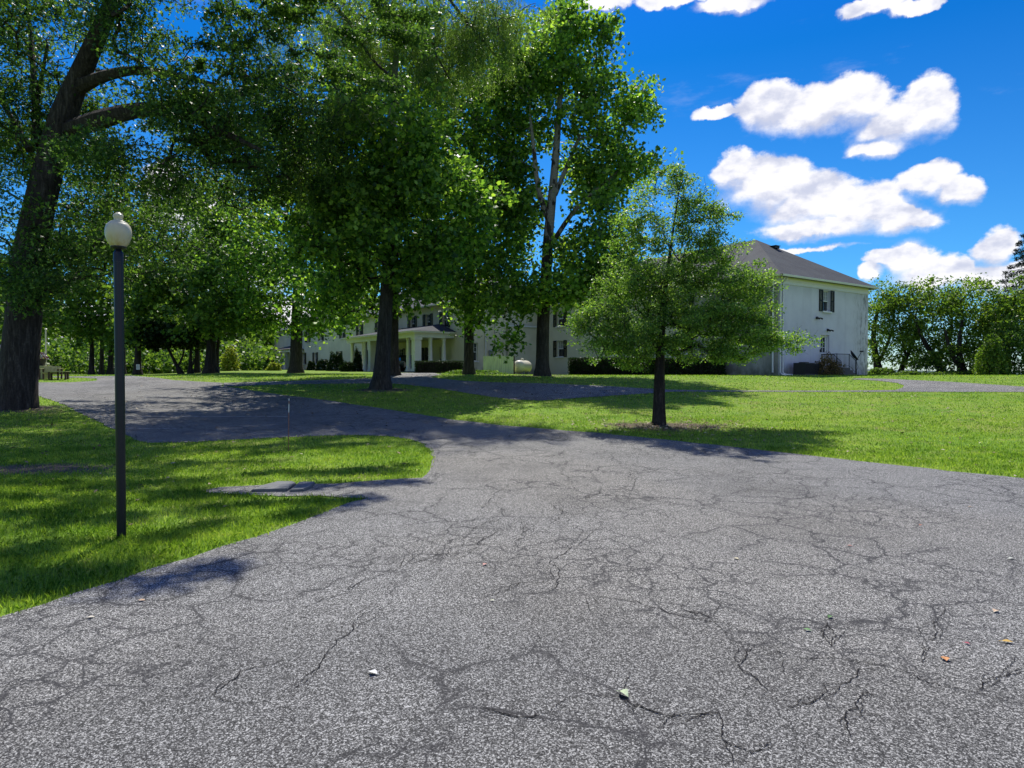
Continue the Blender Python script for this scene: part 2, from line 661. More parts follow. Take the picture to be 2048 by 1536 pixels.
# ------------------------------------------------------------------ roads
main_px = [(0, 1235), (80, 1213), (150, 1190), (230, 1164), (300, 1140), (380, 1115), (450, 1095), (520, 1072), (600, 1045), (660, 1022),
           (700, 1008), (735, 998), (690, 996), (640, 993), (560, 994), (480, 990), (415, 988), (405, 982), (440, 975), (520, 971), (600, 970),
           (670, 968), (750, 962), (845, 957), (860, 940), (866, 922), (862, 905), (848, 889), (822, 879), (780, 873), (720, 871), (650, 872),
           (560, 876), (450, 881), (380, 885), (300, 887), (270, 880), (240, 866), (200, 845), (160, 826), (130, 811), (100, 800), (75, 792),
           (40, 781), (0, 773), (-120, 769), (-120, 763), (0, 764.5), (75, 765), (140, 765), (192, 762), (196, 758), (165, 755.8), (75, 754.8), (-60, 754.4), (-60, 752.8), (75, 753), (150, 753),
           (210, 752.2), (262, 751.8), (315, 756), (345, 760.5), (400, 763.5), (445, 766), (445, 773.5), (478, 777), (520, 784), (560, 790), (650, 800), (800, 823),
           (900, 839), (1000, 851), (1100, 859), (1200, 867), (1300, 877), (1500, 898), (1650, 915), (1800, 932), (1900, 943), (2048, 958)]


def smooth_jit(pts, amp):
    out = []
    for i in range(len(pts)):
        a, b = pts[i], pts[(i + 1) % len(pts)]
        L = math.hypot(b[0] - a[0], b[1] - a[1])
        k = min(40, max(1, int(L / .35)))
        if L > 25:
            k = 1
        nx_, ny_ = -(b[1] - a[1]) / max(L, 1e-6), (b[0] - a[0]) / max(L, 1e-6)
        for j in range(k):
            t = j / k
            q = random.uniform(-amp, amp) if L < 25 else 0
            out.append((a[0] + (b[0] - a[0]) * t + nx_ * q, a[1] + (b[1] - a[1]) * t + ny_ * q))
    return out


main_w = [(G(x, y).x, G(x, y).y) for x, y in main_px]
main_w = [(-25, -12), (-25, 0), (-12, .6), (-6, 2.0), (-4.1, 3.5)] + main_w + [(14, 9.4), (30, 8), (30, -12)]
main_w = smooth_jit(main_w, .04)
loop_px = [(447, 766), (470, 765.7), (620, 761.2), (745, 757), (775, 750.5), (800, 746), (868, 746), (884, 749.5), (862, 754.5), (880, 757.5), (930, 762.5),
           (1000, 765.5), (1080, 767), (1200, 772), (1300, 778), (1350, 780.3), (1420, 781.3), (1650, 782), (1790, 780.6), (1806, 776), (1808, 771),
           (1790, 766), (1750, 761.5), (1700, 758.5), (1720, 757), (1760, 757.8), (1900, 764), (2048, 774), (2250, 783.6), (2250, 785), (2048, 784.5), (1800, 784.2),
           (1650, 784.2), (1420, 783.8), (1350, 784), (1300, 787), (1160, 796), (1080, 802), (1020, 799), (960, 791), (880, 778),
           (800, 768), (745, 767.2), (620, 768.5), (520, 770.5), (470, 773), (447, 773.7)]
loop_w = smooth_jit([(G(x, y).x, G(x, y).y) for x, y in loop_px], .03)


def drape(name, poly, mat, off, step=1.0, extra=None):
    bm = bmesh.new()
    vs = [bm.verts.new((x, y, 0)) for x, y in poly]
    f = bm.faces.new(vs)
    bmesh.ops.triangulate(bm, faces=[f])
    xs_ = [p[0] for p in poly]
    ys_ = [p[1] for p in poly]
    for lo, hi, ax in ((min(xs_), max(xs_), 0), (min(ys_), max(ys_), 1)):
        v = math.floor(lo) + 1
        while v < hi:
            co = (v, 0, 0) if ax == 0 else (0, v, 0)
            no = (1, 0, 0) if ax == 0 else (0, 1, 0)
            bmesh.ops.bisect_plane(bm, geom=bm.verts[:] + bm.edges[:] + bm.faces[:], plane_co=co, plane_no=no, dist=1e-5)
            v += step
    for v in bm.verts:
        v.co.z = T(v.co.x, v.co.y) + off
    bmesh.ops.recalc_face_normals(bm, faces=bm.faces[:])
    for f in bm.faces:
        if f.normal.z < 0:
            f.normal_flip()
        f.smooth = True
    nf = len(bm.faces)
    if extra:
        extra(bm)
    me = bpy.data.meshes.new(name)
    bm.to_mesh(me)
    bm.free()
    for m in (mat if isinstance(mat, list) else [mat]):
        me.materials.append(m)
    o = bpy.data.objects.new(name, me)
    COL.objects.link(o)
    return o


cracks = [
    [(1206, 907), (1226, 919), (1257, 934), (1308, 938)],
    [(1128, 923), (1132, 934), (1120, 946), (1140, 958), (1144, 973)],
    [(1230, 950), (1234, 981), (1261, 985), (1269, 970), (1280, 956), (1262, 944), (1240, 930)],
    [(1249, 989), (1257, 1005), (1280, 1016), (1312, 1024), (1335, 1036), (1370, 1052)],
    [(1007, 979), (987, 991), (968, 1012)],
    [(1101, 1009), (1124, 1024), (1109, 1044), (1132, 1059)], [(1124, 1024), (1175, 1028)],
    [(1198, 1044), (1179, 1071), (1163, 1095), (1098, 1130), (1118, 1160), (1098, 1188), (1060, 1190)],
    [(1169, 1198), (1248, 1204), (1337, 1232), (1427, 1249), (1517, 1268)], [(1360, 1222), (1430, 1244)],
    [(1517, 1268), (1561, 1313), (1660, 1322), (1774, 1335), (1860, 1372), (1954, 1391), (2048, 1420)],
    [(1494, 1291), (1477, 1335), (1517, 1369), (1522, 1403)],
    [(1315, 1459), (1380, 1448), (1438, 1431), (1449, 1487), (1505, 1518), (1550, 1492)],
    [(1425, 936), (1503, 950), (1476, 958), (1507, 977), (1538, 979)], [(1507, 977), (1490, 988)],
    [(1030, 1016), (995, 1044), (964, 1052), (930, 1075)], [(1040, 1040), (1050, 1075), (1030, 1100)],
    [(900, 1095), (860, 1120), (820, 1132)], [(1000, 1060), (960, 1095), (905, 1120)], [(850, 1095), (800, 1140), (700, 1190), (580, 1230)],
    [(760, 1215), (700, 1270), (640, 1340), (560, 1400)], [(560, 1330), (480, 1350), (420, 1400)],
    [(1780, 1335), (1700, 1370), (1640, 1400), (1560, 1420)], [(1660, 1300), (1655, 1250)], [(1870, 1245), (1850, 1290)],
    [(1954, 1391), (2000, 1360), (2048, 1350)], [(1438, 1431), (1340, 1440), (1240, 1400), (1160, 1390)],
    [(960, 1420), (1040, 1440), (1100, 1430)], [(1700, 1480), (1690, 1440), (1720, 1400), (1740, 1390)],
    [(1110, 1160), (1040, 1170), (960, 1200)], [(1234, 981), (1200, 985), (1170, 1000)],
    [(1640, 985), (1760, 1000), (1900, 1035), (2048, 1060)], [(940, 900), (948, 915)],
]


def add_cracks(bm):
    def strip(pts, wmax):
        # midpoint displacement
        w = [Vector((*G(*p).xy,)) for p in pts]
        for it in range(4):
            o_ = [w[0]]
            for a_, b_ in zip(w[:-1], w[1:]):
                d_ = b_ - a_
                nn = Vector((-d_.y, d_.x))
                o_ += [(a_ + b_) / 2 + nn * random.gauss(0, .085), b_]
            w = o_
        prev = None
        L = len(w)
        for i, q in enumerate(w):
            d_ = (w[min(i + 1, L - 1)] - w[max(i - 1, 0)])
            if d_.length < 1e-6:
                continue
            d_.normalize()
            nn = Vector((-d_.y, d_.x))
            h = wmax * random.uniform(.35, 1) * min(1, .25 + 3 * min(i, L - 1 - i) / L)
            zz = T(q.x, q.y) + .0145
            c1 = bm.verts.new((q.x + nn.x * h, q.y + nn.y * h, zz))
            c2 = bm.verts.new((q.x - nn.x * h, q.y - nn.y * h, zz))
            if prev:
                f = bm.faces.new((prev[0], prev[1], c2, c1))
                f.material_index = 1
                if f.normal.z < 0:
                    f.normal_flip()
            prev = (c1, c2)

    for c_ in cracks:
        strip(c_, .0042)
        # crumbled side strands and short branches
        for k in range(2):
            i0 = random.randrange(0, len(c_) - 1)
            sub = c_[i0:i0 + 2]
            strip([(x_ + random.uniform(-4, 4), y_ + random.uniform(-3, 3)) for x_, y_ in sub], .0028)
        for k in range(3):
            x_, y_ = random.choice(c_)
            g_ = .35 * (y_ - 745)
            a_ = random.uniform(0, 6.28)
            e_ = (x_ + g_ * random.uniform(.15, .5) * math.cos(a_), max(890, y_ + g_ * .22 * math.sin(a_)))
            if e_[1] - 745 > .19 * abs(e_[0] - 860) - 20:
                strip([(x_, y_), ((x_ + e_[0]) / 2, (y_ + e_[1]) / 2 + random.uniform(-3, 3)), e_], .0028)
    # parking lines
    for (x0, x1, y) in ((190, 575, 834), (240, 352, 858), (140, 400, 820), (130, 330, 808)):
        A, B = G(x0, y), G(x1, y)
        N = 24
        prev = None
        for i in range(N + 1):
            q = A.lerp(B, i / N)
            zz = T(q.x, q.y) + .0145
            hw = .05
            c1 = bm.verts.new((q.x, q.y + hw, zz))
            c2 = bm.verts.new((q.x, q.y - hw, zz))
            if prev:
                f = bm.faces.new((prev[0], prev[1], c2, c1))
                f.material_index = 2
                f.normal_update()
                if f.normal.z < 0:
                    f.normal_flip()
            prev = (c1, c2)


ro = drape("driveway", main_w, [M["asphalt"], M["crack"], M["road_paint"]], .010, extra=add_cracks)
tag(ro, kind="structure")
ro2 = drape("loop_road", loop_w, M["asphalt_far"], .014)
tag(ro2, kind="structure")


def inside(poly, x, y):
    poly = np.asarray(poly)
    c = np.zeros(len(x), bool)
    j = len(poly) - 1
    for i in range(len(poly)):
        xi, yi = poly[i]
        xj, yj = poly[j]
        m = ((yi > y) != (yj > y))
        with np.errstate(divide="ignore", invalid="ignore"):
            xx = (xj - xi) * (y - yi) / (yj - yi) + xi
        c ^= m & (x < xx)
        j = i
    return c


# ------------------------------------------------------------------ grass blades
def blades():
    Vs = []
    for (y0, y1, dens, w, h) in ((3.6, 7, 3600, .0042, .060), (7, 10, 2400, .0055, .060), (10, 14, 1100, .008, .055), (14, 20, 420, .012, .05),
                                 (20, 30, 130, .02, .05), (30, 44, 45, .032, .055)):
        X0, X1 = -.80 * y1, .80 * y1
        N = int((X1 - X0) * (y1 - y0) * dens)
        x = rng.uniform(X0, X1, N)
        y = rng.uniform(y0, y1, N)
        k = np.abs(x) < .78 * y + .3
        x, y = x[k], y[k]
        jx, jy = rng.normal(0, .03, len(x)), rng.normal(0, .03, len(x))
        k = ~inside(main_w, x + jx, y + jy)
        x, y = x[k], y[k]
        k = ~inside(loop_w, x, y)
        x, y = x[k], y[k]
        keep = np.ones(len(x), bool)
        for (q, rx, ry) in dirt_spots:
            d = np.hypot((x - q.x) / rx, (y - q.y) / ry)
            keep &= rng.uniform(0, 1, len(x)) < np.clip((d - .35) / .8, .08, 1)
        # uneven turf
        pat = .6 + .4 * np.sin(x * 2.1 + 1.3 * np.sin(y * 1.7)) * np.sin(y * 2.6 + 1.1 * np.sin(x * 1.3))
        keep &= rng.uniform(0, 1, len(x)) < np.clip(pat + .25, .25, 1)
        x, y = x[keep], y[keep]
        N = len(x)
        z = terrain(x, y)
        az = rng.uniform(0, 2 * np.pi, N)
        lean = np.abs(rng.normal(.45, .35, N))
        hh = h * rng.uniform(.45, 1.25, N)
        dx, dy = np.cos(az), np.sin(az)
        ww = w * rng.uniform(.7, 1.3, N) * .5
        wa = az + np.pi / 2 + rng.normal(0, .4, N)
        wx, wy = np.cos(wa) * ww, np.sin(wa) * ww
        b1 = np.stack([x + wx, y + wy, z - .004], 1)
        b2 = np.stack([x - wx, y - wy, z - .004], 1)
        mx_, mz = np.sin(lean * .6) * hh * .55, np.cos(lean * .6) * hh * .55
        m1 = np.stack([x + dx * mx_ + wx * .8, y + dy * mx_ + wy * .8, z + mz], 1)
        m2 = np.stack([x + dx * mx_ - wx * .8, y + dy * mx_ - wy * .8, z + mz], 1)
        tx, tz = mx_ + np.sin(lean * 1.6) * hh * .5, mz + np.cos(lean * 1.6) * hh * .5
        t1 = np.stack([x + dx * tx, y + dy * tx, z + np.maximum(tz, .006)], 1)
        Vs.append(np.stack([b1, b2, m2, t1, m1], 1).reshape(-1, 3))
    V = np.concatenate(Vs)
    N = len(V) // 5
    o = np_mesh("grass", V, np.full(N, 5), np.arange(5 * N), M["blade"])
    tag(o, "short green lawn grass beside the asphalt", kind="stuff")
    return N


NB = blades()

# ------------------------------------------------------------------ foliage
TPL = {
    "oval": np.array([(0, 0, 0), (.30, .24, .07), (.68, .22, .05), (1, 0, -.06), (.68, -.22, .05), (.30, -.24, .07)]),
    "kite": np.array([(0, 0, 0), (.45, .30, .08), (1, 0, -.06), (.45, -.30, .08)]),
    "broad": np.array([(0, 0, 0), (.05, .40, .06), (.42, .30, .03), (.62, .52, .10), (1, 0, -.08), (.62, -.52, .10), (.42, -.30, .03), (.05, -.40, .06)]),
    "oak": np.array([(0, 0, 0), (.28, .24, .04), (.38, .07, 0), (.62, .32, .05), (.70, .09, 0), (1, 0, -.05), (.70, -.09, 0), (.62, -.32, .05),
                     (.38, -.07, 0), (.28, -.24, .04)]),
    "narrow": np.array([(0, 0, 0), (.5, .10, .02), (1, 0, -.02), (.5, -.10, .02)]),
}


def unit(v):
    return v / np.maximum(np.linalg.norm(v, axis=-1, keepdims=True), 1e-9)


def leaves_mesh(name, pos, size, tpl, mat, parent, upbias=.6, droop=.35, origin=None):
    t = TPL[tpl]
    N = len(pos)
    nrm = unit(rng.normal(size=(N, 3)) + np.array([0, 0, upbias * 1.5]))
    a = rng.normal(size=(N, 3)) + np.array([0, 0, -droop * 1.5])
    a = unit(a - nrm * np.sum(a * nrm, 1, keepdims=True))
    b = np.cross(nrm, a)
    s = (size * rng.uniform(.65, 1.25, N))[:, None]
    k = len(t)
    V = np.empty((N, k, 3))
    for i in range(k):
        V[:, i] = pos + s * (a * (t[i, 0] - .4) + b * t[i, 1] + nrm * t[i, 2])
    V = V.reshape(-1, 3)
    if origin is not None:
        V = V - np.array(origin)
    return np_mesh(name, V, np.full(N, k), np.arange(N * k), mat, parent)


def sample_lobes(lobes, shell=.55):
    """lobes: (centre Vector, rx, ry, rz, n) -> clump centres"""
    out = []
    for (c, rx, ry, rz, nn) in lobes:
        d = unit(rng.normal(size=(nn, 3)))
        r = rng.uniform(shell ** 3, 1.0, nn) ** (1 / 3)
        r *= 1 + .24 * np.sin(d[:, 0] * 5 + d[:, 2] * 7 + rng.uniform(0, 6)) + rng.normal(0, .13, nn)
        q = np.array(c) + d * r[:, None] * np.array([rx, ry, rz])
        out.append(q)
    return np.concatenate(out)


def tree(name, label, base, trunk, lobes, leaf, bark, cat="tree", group=None, per=120, cr=.6, csq=.7, size=.12, tpl="kite",
         shell=.5, attach=2.0, upbias=.6, droop=.35, tipr=.014, sides=10, strands=0.0, flare=1.5, extra_limbs=(), minz=None, ascend=.9, twigs=0,
         limb_n=5, root=None):
    """trunk: list of (point, radius); lobes: (centre, rx, ry, rz, n)"""
    host = root
    if root is None:
        root = empty(name, base, label=label, cat=cat, group=group)
    o0 = np.array(base)
    # densify the trunk
    tp, trr = [], []
    for (p0, r0), (p1, r1) in zip(trunk[:-1], trunk[1:]):
        p0, p1 = Vector(p0), Vector(p1)
        k = max(1, int((p1 - p0).length / .45))
        for i in range(k):
            tp.append(p0.lerp(p1, i / k))
            trr.append(r0 + (r1 - r0) * i / k)
    tp.append(Vector(trunk[-1][0]))
    trr.append(trunk[-1][1])
    tp = np.array([tuple(p) for p in tp])
    # gentle smoothing of the trunk line
    for _ in range(3):
        tp[1:-1] = (tp[:-2] + 2 * tp[1:-1] + tp[2:]) / 4
    trr = np.array(trr)
    hb = tp[:, 2] - base[2]
    trr = trr * (1 + (flare - 1) * np.exp(-np.maximum(hb, 0) / .35))
    mb = MB()
    tl = [tuple(p) for p in tp - o0]
    if host is None:
        mb.tube([(tl[0][0], tl[0][1], tl[0][2] - .4)] + tl, [trr[0] * 1.05] + list(trr), n=max(sides, 8), wob=.045)
    nodes = [tp[i] for i in range(len(tp))]
    rad = list(trr)
    par = [-1] + list(range(len(tp) - 1))
    ok = [tp[i][2] - base[2] > attach for i in range(len(tp))]
    # limbs drawn by hand
    for limb in extra_limbs:
        pp, rr = [], []
        for (p0, r0), (p1, r1) in zip(limb[:-1], limb[1:]):
            p0, p1 = Vector(p0), Vector(p1)
            k = max(1, int((p1 - p0).length / .4))
            for i in range(k):
                pp.append(np.array(p0.lerp(p1, i / k)))
                rr.append(r0 + (r1 - r0) * i / k)
        pp.append(np.array(limb[-1][0]))
        rr.append(limb[-1][1])
        pp = np.array(pp)
        for _ in range(3):
            pp[1:-1] = (pp[:-2] + 2 * pp[1:-1] + pp[2:]) / 4
        mb.tube([tuple(q - o0) for q in pp], rr, n=8, wob=.05)
        for q, r_ in zip(pp, rr):
            nodes.append(q)
            rad.append(r_)
            par.append(-2)
            ok.append(True)
    nfix = len(nodes)
    cl = sample_lobes(lobes, shell)
    if minz is not None:
        cl[:, 2] = np.maximum(cl[:, 2], minz + rng.uniform(0, .5, len(cl)))
    A = np.array(nodes)
    dmin = np.array([np.min(np.linalg.norm(A - c, axis=1)) for c in cl])
    cl = cl[np.argsort(dmin)]
    cap = len(nodes) + len(cl) * 4 + 8
    NP = np.zeros((cap, 3))
    NP[:len(nodes)] = A
    OKA = np.zeros(cap, bool)
    OKA[:len(nodes)] = ok
    cnt = len(nodes)
    par = par + [0] * (cap - cnt)
    chains = []
    for c in cl:
        dv = c - NP[:cnt]
        dist = np.linalg.norm(dv, axis=1)
        hor = np.linalg.norm(dv[:, :2], axis=1)
        cost = dist + ascend * np.maximum(0, NP[:cnt, 2] + .35 * hor - c[2]) + (~OKA[:cnt]) * 1e3
        i = int(np.argmin(cost))
        p0 = NP[i]
        L = dist[i]
        kk = 3 if L > .5 else 2
        chain = [i]
        jit = rng.normal(0, .07, (kk, 3)) * L
        prev = i
        for s_ in range(1, kk + 1):
            t = s_ / kk
            q = p0 + (c - p0) * t + np.array([0, 0, .10 * L * math.sin(math.pi * t)])
            if s_ < kk:
                q = q + jit[s_ - 1]
            NP[cnt] = q
            OKA[cnt] = True
            par[cnt] = prev
            prev = cnt
            chain.append(cnt)
            cnt += 1
        chains.append(chain)
    # pipe-model radii
    acc = np.zeros(cnt)
    e = 2.25
    tips = np.ones(cnt, bool)
    for i in range(nfix, cnt):
        tips[par[i]] = False
    for i in range(cnt - 1, nfix - 1, -1):
        if tips[i]:
            acc[i] = tipr ** e
        acc[i] = max(acc[i], tipr ** e)
        if par[i] >= nfix:
            acc[par[i]] += acc[i]
    rr = acc ** (1 / e)
    for ch in chains:
        pts = [tuple(NP[i] - o0) for i in ch]
        r1 = [rr[i] for i in ch[1:]]
        r0 = min(rad[ch[0]] * .8, r1[0] * 1.15) if ch[0] < nfix else min(rr[ch[0]], r1[0] * 1.1)
        mb.tube(pts, [r0] + r1, n=limb_n if r1[0] > .03 else 4, cap=False)
    # twigs
    if twigs:
        for c in cl:
            for _ in range(twigs):
                d = unit(rng.normal(size=3) + np.array([0, 0, .3])) * cr * rng.uniform(.7, 1.3)
                mb.tube([tuple(c - o0), tuple(c + d * .55 + rng.normal(0, .03, 3) - o0), tuple(c + d - o0)], [tipr * .6, tipr * .45, tipr * .25], n=3, cap=False)
    mb.build("trunk" if host is None else "limb", bark, root, smooth=True)
    nl = len(cl)
    kper = np.maximum(4, (per * rng.uniform(.45, 1.5, nl)).astype(int))
    cidx = np.repeat(np.arange(nl), kper)
    N = len(cidx)
    rad_c = cr * rng.uniform(.7, 1.3, nl)
    d = unit(rng.normal(size=(N, 3))) * (rng.uniform(0, 1, N) ** .5)[:, None]
    d[:, 2] *= csq
    pos = cl[cidx] + d * rad_c[cidx][:, None]
    if strands:
        sid = rng.integers(0, 9, N) + cidx * 9
        hsh = np.sin(sid * 12.9898) * 43758.5453
        h1 = hsh - np.floor(hsh)
        hsh2 = np.sin(sid * 78.233) * 12543.123
        h2 = hsh2 - np.floor(hsh2)
        ang = h1 * 2 * np.pi
        rr_ = np.sqrt(h2) * rad_c[cidx]
        tt = rng.uniform(0, 1, N)
        pos = cl[cidx] + np.stack([np.cos(ang) * rr_ * (.5 + .5 * tt), np.sin(ang) * rr_ * (.5 + .5 * tt), -tt * strands * (.5 + h1)], 1) + rng.normal(0, .05, (N, 3))
    leaves_mesh("crown", pos, size, tpl, leaf, root, upbias, droop, origin=base)
    return root


def lobe(px, py, Y, rxp, ryp, rd, nn):
    return (P(px, py, Y), rxp * Y / F, rd, ryp * Y / F, nn)


def tp(px, py, Y, wpx):
    return (P(px, py, Y), wpx / 2 * Y / F)


def base_at(px, py, Y):
    q = P(px, py, Y)
    return Vector((q.x, q.y, T(q.x, q.y)))


# ---- big oak, left
b = base_at(34, 815, 22)
OT = [((b.x, b.y, b.z), .53), tp(40, 700, 22, 65), tp(60, 500, 22, 57), tp(95, 350, 22, 52), tp(125, 230, 22, 47), tp(155, 160, 22, 39), tp(190, 80, 21.7, 33),
      tp(228, 0, 21.5, 27), tp(270, -150, 21, 20), tp(300, -260, 21, 8)]


def wl(x, y, z, rx, ry, rz, nn):
    return (Vector((x, y, z)), rx, ry, rz, nn)


def band(p0, p1, nn, wid=.12, h=11.0):
    """leaf row added to the oak so its shadow falls between two ground points"""
    A, B = G(*p0), G(*p1)
    k = h / math.tan(SUN_EL)
    off = Vector((k * math.sin(SUN_AZ), k * math.cos(SUN_AZ), h))
    C = (A + B) / 2 + off
    L = (B - A).xy.length / 2
    ang_ = math.atan2(B.y - A.y, B.x - A.x)
    return (C, L, wid, ang_, nn)


oak = tree("oak_tree", "huge dark oak with thick furrowed trunk arching limbs over the lamp post", b, OT,
     [lobe(60, 60, 22, 150, 120, 3.2, 90), lobe(260, 40, 20.5, 80, 100, 2.6, 46), lobe(60, 300, 23, 130, 120, 3.2, 80), lobe(10, 180, 24, 90, 200, 2, 60),
      lobe(250, 330, 20.5, 120, 60, 2.6, 60), lobe(430, 260, 21, 110, 66, 2.6, 70), lobe(545, 210, 25.5, 105, 80, 2.8, 80), lobe(600, 310, 26.5, 90, 80, 2.4, 60),
      lobe(150, 480, 23, 170, 90, 3.2, 90), lobe(60, 560, 21, 80, 60, 1.6, 32), lobe(300, 470, 26, 110, 70, 2.6, 40), lobe(490, 110, 20, 50, 60, 2, 18),
      lobe(380, 200, 20, 60, 40, 2, 20), lobe(480, 350, 26, 100, 60, 2.6, 60), lobe(160, 250, 23.5, 60, 90, 1.5, 30),
      lobe(420, -110, 20, 260, 90, 3.5, 70), lobe(80, -120, 22, 220, 100, 3.5, 50), lobe(-150, 300, 22, 120, 300, 3.5, 50)],
     M["oak_leaf"], M["oak_bark"], per=120, cr=.76, csq=.75, size=.14, tpl="oak", shell=.3, attach=5.0, sides=18, flare=1.16, droop=.6, tipr=.013,
     extra_limbs=[[tp(132, 262, 22, 34), tp(200, 238, 21.6, 36), tp(290, 215, 21, 28), tp(370, 225, 20.6, 22), tp(440, 262, 20.3, 14), tp(520, 300, 20, 8)],
                  [tp(150, 180, 22, 30), tp(190, 155, 21.6, 24), tp(260, 138, 21.2, 17), tp(335, 145, 21, 13), tp(430, 170, 20.5, 8)],
                  [tp(75, 290, 22.2, 20), tp(70, 180, 22.6, 12), tp(60, 60, 23, 8), tp(52, -40, 23, 5)],
                  [tp(75, 200, 22.6, 9), tp(95, 90, 23, 5)],
                  [tp(60, 300, 22, 16), tp(20, 230, 22.6, 10), tp(-30, 150, 23, 6)]])
b0 = b
# the oak's long top limb with hanging fine sprays
tree("oak_tree", "", b, OT,
     [lobe(690, 60, 28, 100, 70, 2.2, 66), lobe(850, 45, 28, 110, 80, 2.0, 90), lobe(985, 45, 28, 75, 80, 1.8, 90), lobe(890, 120, 28, 105, 60, 1.8, 64), lobe(760, 20, 28.5, 80, 60, 2, 40),
      lobe(690, 220, 27.5, 90, 60, 2.0, 44), lobe(640, 330, 27, 70, 60, 2, 32), lobe(560, 60, 27, 50, 50, 2, 16), lobe(720, -120, 29, 260, 80, 3, 60)],
     M["fine_leaf"], M["oak_bark"], per=270, cr=.68, csq=.8, size=.12, tpl="narrow", shell=.25, attach=9, droop=1.6, upbias=.1,
     tipr=.012, strands=1.1, ascend=.1, root=oak,
     extra_limbs=[[tp(240, -40, 21.4, 24), tp(400, -160, 23.5, 20), tp(600, -120, 26.5, 15), tp(645, -5, 27.5, 10), tp(705, 45, 27.6, 8), tp(740, 120, 27.5, 6), tp(820, 180, 27.4, 3)],
                  [tp(600, -120, 26.5, 14), tp(720, -60, 27.5, 10), tp(770, 15, 27.6, 7), tp(850, 70, 27.6, 5), tp(900, 160, 27.6, 3)],
                  [tp(720, -60, 27.5, 11), tp(870, -40, 27.8, 7), tp(930, 40, 27.6, 5), tp(990, 110, 27.6, 3)]])

SHADE_BANDS = [((0, 870), (240, 885), 12), ((0, 905), (120, 912), 6), ((0, 965), (390, 990), 16), ((0, 990), (230, 1010), 9), ((60, 1050), (300, 1035), 7), ((100, 1180), (250, 1125), 7), ((260, 1178), (470, 1130), 6), ((110, 803), (420, 808), 14), ((140, 822), (430, 832), 16), ((220, 850), (450, 862), 14), ((300, 795), (520, 800), 10), ((300, 778), (480, 782), 9),
         ((0, 1185), (110, 1170), 5), ((281, 1090), (440, 1043), 7), ((351, 1021), (640, 1003), 9), ((440, 953), (845, 932), 14), ((264, 940), (395, 986), 6), ((571, 980), (845, 962), 9), ((461, 918), (659, 885), 7),
         ((0, 1080), (60, 1095), 3), ((-60, 1180), (120, 1140), 6), ((420, 905), (600, 890), 6), ((0, 930), (250, 922), 9), ((180, 972), (420, 962), 8), ((300, 1003), (500, 987), 7), ((0, 1032), (180, 1020), 7), ((0, 1125), (140, 1092), 5), ((500, 908), (760, 886), 9), ((600, 952), (810, 942), 7), ((0, 850), (180, 858), 8), ((60, 835), (160, 838), 5), ((120, 940), (300, 950), 7), ((560, 1040), (690, 1012), 4), ((330, 930), (520, 925), 6), ((640, 1010), (760, 992), 4), ((250, 900), (420, 905), 6)]
shade_clumps = []  # clumps added only to lay bands of shade on lawn and drive
for (p0_, p1_, n_) in SHADE_BANDS:
    C_, L_, w_, a_, nn_ = band(p0_, p1_, n_)
    for i in range(nn_):
        t_ = (i + random.uniform(.1, .9)) / nn_ * 2 - 1
        shade_clumps.append((C_ + Vector((math.cos(a_) * L_ * t_, math.sin(a_) * L_ * t_, random.uniform(-.2, .2))), .08, .06, .06, 1))
tree("oak_tree", "", b0, OT, shade_clumps, M["oak_leaf"], M["oak_bark"], per=80, cr=.37, csq=.5, size=.14, tpl="oak", shell=.2, attach=9, tipr=.009, root=oak, ascend=.1,
     extra_limbs=[[tp(240, -40, 21.4, 20), (Vector((-10, 18.5, 13.5)), .16), (Vector((-8, 16.5, 12.8)), .07), (Vector((-7.2, 15.6, 12.4)), .03)],  # unseen limbs added to carry the shade clumps
                  [(Vector((-10, 18.5, 13.5)), .12), (Vector((-8, 13.5, 12.2)), .07), (Vector((-6.5, 12, 11.6)), .03)]])

# ---- sycamores
SYC = dict(leaf=M["sycamore_leaf"], bark=M["sycamore_bark"], size=.215, tpl="broad", cr=1.15, csq=.8, shell=.2, sides=14, tipr=.016, droop=.5)
SG = "sycamores before the house"
b = base_at(762, 781, 29)
tree("sycamore_tree", "nearest sycamore with thick leaning grey trunk on the grass median", b,
     [((b.x, b.y, b.z), .37), tp(767, 700, 29, 30), tp(773, 600, 29, 26), tp(778, 450, 29.5, 22), tp(782, 280, 29.5, 17), tp(790, 140, 29.5, 12), tp(800, 0, 29.5, 5)],
     [lobe(770, 480, 27.5, 130, 50, 2.0, 46), lobe(720, 390, 27.8, 130, 70, 2.0, 60), lobe(850, 370, 28, 100, 90, 2.0, 56), lobe(770, 270, 28, 130, 90, 2.2, 70),
      lobe(640, 460, 29.5, 90, 70, 2.2, 40), lobe(930, 430, 29.5, 70, 90, 2.2, 36), lobe(700, 560, 29, 50, 26, 1.5, 10), lobe(850, 560, 29, 50, 30, 1.5, 12), lobe(780, 140, 31, 120, 80, 2.0, 40), lobe(880, 500, 28.5, 60, 45, 1.6, 20)],
     attach=4.6, per=58, flare=1.4, group=SG, **{**SYC, "size": .19, "cr": .85})
b = base_at(787, 746, 40)
tree("sycamore_tree", "sycamore standing close behind the leaning median trunk before the portico", b,
     [((b.x, b.y, b.z), .33), tp(787, 600, 40, 19), tp(786, 400, 40, 20), tp(784, 200, 40, 15), tp(786, 50, 40, 10), tp(788, -60, 40, 4)],
     [lobe(740, 330, 39, 140, 120, 4, 70), lobe(725, 480, 38, 160, 80, 4, 100), lobe(860, 250, 39, 120, 110, 4, 60), lobe(680, 180, 40, 100, 120, 4, 55),
      lobe(860, 560, 38.5, 90, 55, 3, 50), lobe(690, 595, 38.5, 90, 45, 3, 46), lobe(800, 90, 40, 150, 100, 4, 50), lobe(620, 330, 40, 60, 80, 3, 26)],
     attach=3.6, per=52, group=SG, **SYC)
b = base_at(938, 747, 43)
